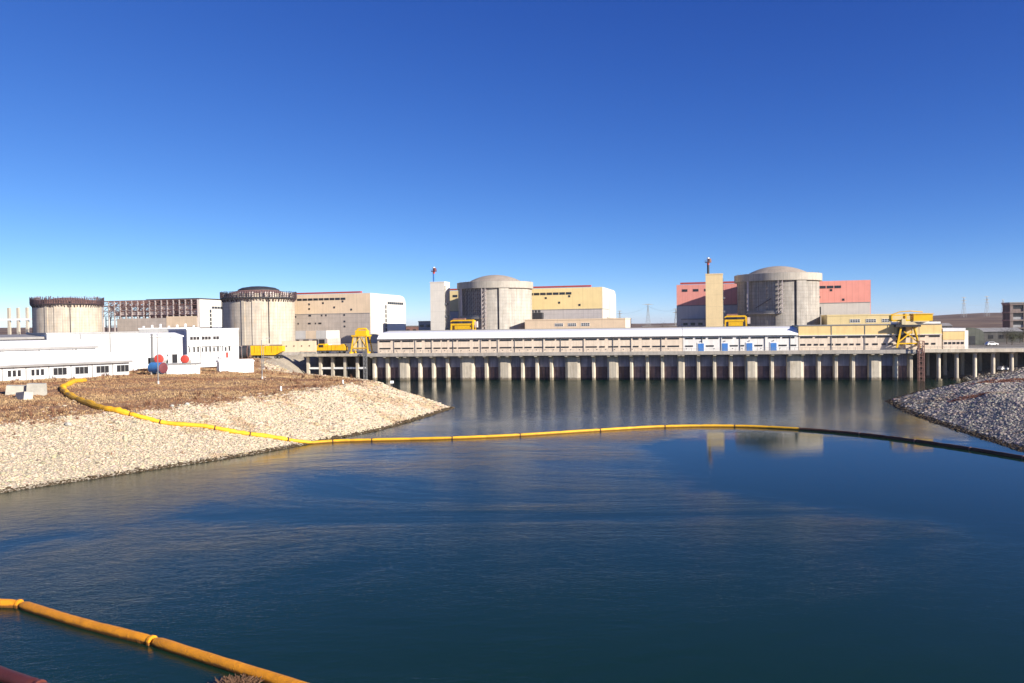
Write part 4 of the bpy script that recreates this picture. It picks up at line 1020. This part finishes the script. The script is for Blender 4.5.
for i, (x, y, r) in enumerate(((-66.1, 118.0, .55), (-55.8, 136.0, .5), (-57.6, 134.3, .4))):
    v, f = ico(); m = MB().add([tuple(np.array(q) * r * random.uniform(.8, 1.15) * np.array([1, 1, .8])) for q in v], [tuple(q) for q in f])
    o = m.build('boulder', 'slab'); o.location = (x, y, hz(x, y) + r * .35)
    tag(o, ('pale boulder at the top of the stone slope near the left edge', 'larger pale boulder beside the grass above the yellow boom', 'smaller pale boulder beside the grass above the yellow boom')[i], 'boulder')

# ------------------------------------------------------------------ floating booms
def catmull(P, n=8):
    P = [Vector(p) for p in P]; Q = [P[0] * 2 - P[1]] + P + [P[-1] * 2 - P[-2]]; out = []
    for i in range(1, len(Q) - 2):
        for j in range(n):
            t = j / n; a, b, c, d = Q[i - 1], Q[i], Q[i + 1], Q[i + 2]
            out.append(.5 * ((2 * b) + (-a + c) * t + (2 * a - 5 * b + 4 * c - d) * t * t + (-a + 3 * b - 3 * c + d) * t ** 3))
    return out + [P[-1]]
def boom(par, pts, m, r, name='float_section', rag=.04, sub=8):
    """one sausage of the boom: a tube with slightly uneven girth and pinched ends"""
    c = catmull(pts, sub); k = len(c)
    rr = [r * (1 + random.uniform(-rag, rag)) for _ in c]; rr[0] *= .8; rr[-1] *= .8
    return MB().tube(c, rr, 12).build(name, m, par, smooth=True)
def coupling(par, p, d, m, r):
    d = Vector(d).normalized() * .09; p = Vector(p)
    MB().tube([p - d, p + d], r, 12).build('coupling', m, par)
FB = [(-38.2, 135.0), (-31.5, 138.4), (-24.8, 139.2), (-10.8, 140.3), (1.2, 142.9), (16.2, 148.2), (29.0, 151.9), (42.2, 151.2), (52.7, 145.8), (60.4, 138.4), (65.6, 129.6), (69.6, 120.9), (72.4, 112.6), (74.4, 106.0), (77.5, 97)]
fb = thing('floating_boom', 'long yellow floating boom curving across the basin, turning brown at the right', 'floating boom', (0, 0, 0))
curve = catmull([(x, y, .16) for x, y in FB], 16)
for p in curve[:20]: p.z = max(.16, hz(p.x, p.y) + .3)
for i in range(len(FB) - 1):
    seg = curve[i * 16:i * 16 + 17]
    m = 'boom_yellow' if i < 8 else 'boom_brown'
    for h in (seg[:9], seg[8:]):
        rr = [.31 * (1 + random.uniform(-.05, .05)) for _ in h]; rr[0] *= .86; rr[-1] *= .86
        o = MB().tube(h, rr, 12).build('float_section', m, fb, smooth=True)
        if i == 8: o['label'] = 'dark brown fouled section'
    coupling(fb, seg[-1], seg[-1] - seg[-2], 'steel_rust' if i >= 8 else 'boom_brown', .34)
LB = [(-86.4, 160.7), (-84.5, 150.4), (-82.6, 146.0), (-79.0, 141.2), (-73.9, 135.1), (-65.8, 127.6), (-61.0, 126.5), (-56.6, 127.3), (-48.8, 130.0), (-43.8, 132.2), (-38.3, 134.9)]
lb = thing('beached_boom', 'crumpled yellow boom dragged up the stone bank into the brown grass', 'floating boom', (0, 0, 0))
lc = catmull([(x, y, 0) for x, y in LB], 10)
lc = [Vector((p.x + random.uniform(-.08, .08), p.y + random.uniform(-.08, .08), max(hz(p.x, p.y), .1) + .34)) for p in lc]
for i in range(len(LB) - 1):
    h = lc[i * 10:i * 10 + 11]
    rr = [(.5 if i < 6 else .36) * random.uniform(.82, 1.18) for _ in h]; rr[0] *= .8; rr[-1] *= .8
    MB().tube(h, rr, 10).build('float_section', 'boom_yellow', lb, smooth=True)
    coupling(lb, h[-1], h[-1] - h[-2], 'boom_brown', .40)
NB = [[(-48, 59.2), (-42.6, 58.5), (-36.2, 57.5)], [(-35.7, 57.3), (-29.8, 53.8), (-23.3, 50.4)], [(-22.9, 50.2), (-17.2, 46.7), (-10.4, 42.6)], [(-10.0, 42.4), (-3, 38.0), (5, 34)]]
nb = thing('floating_boom', 'orange yellow floating boom in the near left corner of the water', 'floating boom', (0, 0, 0))
for s_ in NB:
    boom(nb, [(x, y, .14) for x, y in s_], 'boom_orange', .38, rag=.03, sub=12)
    a, b = Vector(s_[-1] + (.14,)), Vector(s_[-2] + (.14,)); coupling(nb, a + (a - b).normalized() * .1, a - b, 'boom_orange', .395)
    bl = MB().tube([Vector((x, y, -.3)) for x, y in s_], .08, 6).build('ballast_chain', 'steel_rust', nb)
mb_ = thing('floating_boom', 'dark maroon floating pipe cut by the bottom left corner', 'floating boom', (0, 0, 0))
boom(mb_, [(-40, 51.3, .12), (-34.5, 48.3, .12), (-30.7, 46.2, .12), (-26.8, 44.1, .12)], 'boom_maroon', .42, sub=10)
boom(mb_, [(-26.5, 43.9, .12), (-22.4, 41.7, .12), (-16, 38.3, .12)], 'boom_maroon', .42, sub=10)
coupling(mb_, (-26.65, 44.0, .12), (1, -.55, 0), 'boom_maroon', .46)
# clump of dead reeds drifting against the near boom
rm = MB()
for i in range(900):
    a = random.uniform(0, 6.28); d = abs(random.gauss(0, .4)); x, y = -15.6 + d * math.cos(a) * 1.5, 44.0 + d * math.sin(a) * .8
    dx, dy = random.uniform(-.7, .7), random.uniform(-.7, .7)
    rm.tube([(x, y, -.05), (x + dx, y + dy, random.uniform(.05, .42))], .022, 3, caps=False)
mat('dead_reed', (.13, .07, .04), .9, .4, 4)
tag(rm.build('reed_raft', 'dead_reed', None, recalc=False), 'brown clump of dead reeds against the near boom at the bottom edge', 'reeds', kind='stuff')

# ------------------------------------------------------------------ far things: pylons, shed, unfinished block, trees
def pylon(x, y, h, label, arms=3):
    t = thing('power_pylon', label, 'pylon', (x, y, hz(x, y) - .5), 10, 'power pylons on the skyline')
    w = h * .09; b = MB(); n = 6
    for sx in (-1, 1):
        for sy in (-1, 1): b.bar((sx * w, sy * w, 0), (sx * .25, sy * .25, h * .96), .30)
    for i in range(n):
        z0, z1 = h * i / n, h * (i + 1) / n; w0 = w + (.3 - w) * i / n; w1 = w + (.3 - w) * (i + 1) / n
        for sy in (-1, 1): b.bar((-w0, sy * w0, z0), (w1, sy * w1, z1), .16).bar((w0, sy * w0, z0), (-w1, sy * w1, z1), .16)
    b.build('lattice_mast', 'steel_grey', t)
    for i in range(arms):
        z = h * (.98 - .15 * i); L = h * (.26 if i == 0 and arms == 1 else .16 + .03 * (i == 1))
        MB().prism_y([(-L, z), (0, z - .6), (L, z), (0, z + .9)], -.3, .3).build('cross_arm', 'steel_grey', t)
PY = [(205.6, 1200, 39, 'wide armed power pylon seen between the yellow hall and pink hall', 1), (190, 1400, 30, 'small power pylon just right of the yellow turbine hall', 2), (206.5, 1000, 28, 'small power pylon just left of the pink hall', 2),
      (852, 1500, 38, 'power pylon on the hill right of the yellow end block', 3), (895.5, 1500, 38, 'power pylon on the hill farther right, near the concrete frame block', 3), (1049, 1700, 30, 'distant power pylon just left of the concrete frame block', 3)]
for p in PY: pylon(*p)
def wire(a, b, label):
    a, b = Vector(a), Vector(b); pts = [a.lerp(b, i / 12) - Vector((0, 0, (b - a).length * .02 * 4 * (i / 12) * (1 - i / 12))) for i in range(13)]
    tag(MB().tube(pts, .09, 4).build('power_line', 'steel_grey'), label, 'power line')
wire((852, 1500, 46), (895.5, 1500, 46), 'overhead power line between two pylons on the right hill')
wire((895.5, 1500, 46), (1049, 1700, 42), 'overhead power line from the right hill pylon to the distant pylon')
mat('block_brown', (.24, .19, .17), .9, .2, .3, streak=.4, pz=4.0, seam=.7)
wire((205.6, 1200, 46), (206.5, 1000, 36), 'overhead power line running left of the pink hall toward the near pylon')
wire((205.6, 1200, 46), (190, 1400, 38), 'overhead power line running right of the yellow hall toward the far pylon')
wire((206.5, 1000, 36), (330, 820, 34), 'overhead power line passing behind the pink hall')
def frame_block():
    t = thing('concrete_frame_block', 'brown grey concrete block with open floors at the right frame edge', 'building', (250.5, 400, 10), -12)
    for i in range(5):
        for b in (0, 9): MB().box(i * 6.0, i * 6.0 + 1.3, b, b + .9, -.5, 17.4).build('column', 'block_brown', t)
    for i in range(5): MB().box(-.3, 26, -.25, 10, i * 4 + .6, i * 4 + 1.3).build('floor_slab', 'block_brown', t)
    for i in range(4):
        for j in range(4):
            MB().box(j * 6.0 + 1.32, j * 6.0 + 5.98, .5, .9, i * 4 + 1.32, i * 4 + 2.6).build('infill_wall', 'grey_clad' if (i + j) % 3 else 'block_brown', t)
            window(t, j * 6.0 + 1.4, j * 6.0 + 5.9, i * 4 + 2.65, i * 4 + 4.5, .8, mull=3, fw=.16)
    MB().box(.2, 25, 1.0, 9.8, .5, 17.2).build('core_wall', 'dark_concrete', t)
    MB().box(-.5, 26.2, -.5, 10.3, 17.42, 18.0).build('roof', 'grey_roof', t)
frame_block()
t = thing('barrel_shed', 'dark olive shed with rounded roof beyond the bridge', 'shed', (171, 305, 10), -10)
MB().prism_y([(0, 0), (0, 4)] + [(4.6 - 4.6 * math.cos(a), 4 + 2.6 * math.sin(a)) for a in np.linspace(.3, 2.84, 10)] + [(9.2, 4), (9.2, 0)], 0, 16).build('shell', 'olive_metal', t)
MB().box(3.2, 6.0, -.1, 0, 0, 3.4).build('door', 'dark_steel', t)
for nm, lb_, x, y, w_, h_ in (('grey_store', 'low grey store between the olive shed and the concrete frame block', 188, 330, 22, 4.5), ('grey_store', 'long low grey store on the slope behind the bridge', 228, 470, 30, 6)):
    t = thing(nm, lb_, 'building', (x, y, 10), -8)
    MB().box(0, w_, 0, 10, 0, h_).build('wall', 'dark_concrete', t); MB().prism_x([(-.4, h_ + .02), (5, h_ + 1.6), (10.4, h_ + .02)], -.3, w_ + .3).build('roof', 'grey_roof', t)
    for i in range(int(w_ / 4)): window(t, 1 + i * 4, 2.8 + i * 4, 1.6, 3.2, 0, mull=2)
t = thing('shed_row', 'rust coloured shed row seen through the gap between the yellow and pink halls', 'shed', (92, 560, 10), -6)
MB().box(0, 44, 0, 8, 0, 7.5).build('wall', 'steel_rust', t); MB().box(-.4, 44.4, -.4, 8.4, 7.52, 8).build('roof', 'grey_roof', t)
for i in range(8): window(t, 2 + i * 5.2, 4.4 + i * 5.2, 3.5, 5.2, 0, mull=2)
t = thing('rust_store', 'rust coloured store seen between the peach hall and the cream stair tower', 'shed', (-86, 600, 10), -6)
MB().box(0, 40, 0, 8, 0, 10).build('wall', 'steel_rust', t); MB().box(-.4, 40.4, -.4, 8.4, 10.02, 10.6).build('roof', 'grey_roof', t)
for i in range(8): window(t, 2 + i * 4.8, 4.4 + i * 4.8, 6, 7.8, 0, mull=2)

def tree(x, y, h, label, leafy, group):
    t = thing('bare_tree', label, 'tree', (x, y, hz(x, y)), random.uniform(0, 360), group)
    tr = MB(); tips = []
    tr.tube([(0, 0, -.2), (.08, 0, h * .25), (0, .1, h * .5)], [h * .028, h * .022, h * .014], 7)
    for i in range(9):
        a = i * 2.4; z = h * (.25 + .03 * i); L = h * random.uniform(.28, .42)
        e = (math.cos(a) * L * .75, math.sin(a) * L * .75, z + L * .9); mid = (e[0] * .45, e[1] * .45, z + L * .35)
        tr.tube([(0, 0, z), mid, e], [h * .011, h * .008, h * .003], 5); tips += [mid, e]
    tr.build('trunk', 'bark', t)
    P = []; Fc = []
    for k in range(1100):
        bx, by, bz = random.choice(tips); s = h * .13
        p = Vector((random.gauss(bx, s), random.gauss(by, s), random.gauss(bz, s)))
        d = Vector((random.gauss(0, 1), random.gauss(0, 1), random.gauss(.3, 1))).normalized() * h * (.035 if leafy else .05)
        e = d.orthogonal().normalized() * h * (.016 if leafy else .005)
        o = len(P); P += [tuple(p - e), tuple(p + e), tuple(p + d)]; Fc.append((o, o + 1, o + 2))
    me = bpy.data.meshes.new('crown'); me.from_pydata(P, [], Fc); me.update()
    at = me.color_attributes.new('col', 'FLOAT_COLOR', 'POINT')
    base = np.array([.05, .055, .025]) if leafy else np.array([.11, .075, .05])
    c = np.ones((len(P), 4), np.float32); c[:, :3] = base * np.repeat(rng.uniform(.6, 1.4, (len(P) // 3, 1)), 3, 0)
    at.data.foreach_set('color', c.ravel()); me.materials.append(M['twigs']); link('crown', me, t)
for i, (x, y, h, leafy, l) in enumerate(((186, 296, 5.5, True, 'dark round tree right of the olive shed beyond the bridge'), (194, 312, 6.5, False, 'bare tree between the olive shed and the concrete frame block'), (203, 318, 5.0, True, 'low dark tree left of the concrete frame block'),
        (212, 330, 7.0, False, 'bare tree in front of the concrete frame block'), (180, 350, 6.5, False, 'bare tree behind the olive shed'), (88, 470, 11, False, 'bare tree in the gap left of the pink hall'), (74, 520, 10, True, 'dark tree in the gap right of the yellow hall'))):
    tree(x, y, h, l, leafy, 'small trees around the plant')

# ------------------------------------------------------------------ thin winter haze over the land
hm = bpy.data.materials.new('haze'); hm.use_nodes = True
for n_ in list(hm.node_tree.nodes): hm.node_tree.nodes.remove(n_)
ho = hm.node_tree.nodes.new('ShaderNodeOutputMaterial'); pv = hm.node_tree.nodes.new('ShaderNodeVolumePrincipled')
pv.inputs['Color'].default_value = (.86, .91, 1.0, 1); pv.inputs['Density'].default_value = .00005; pv.inputs['Anisotropy'].default_value = .2
hm.node_tree.links.new(pv.outputs[0], ho.inputs['Volume']); M['haze'] = hm
tag(MB().box(-9300, 9300, -400, 9300, -4.5, 66).build('haze', 'haze'), kind='stuff')
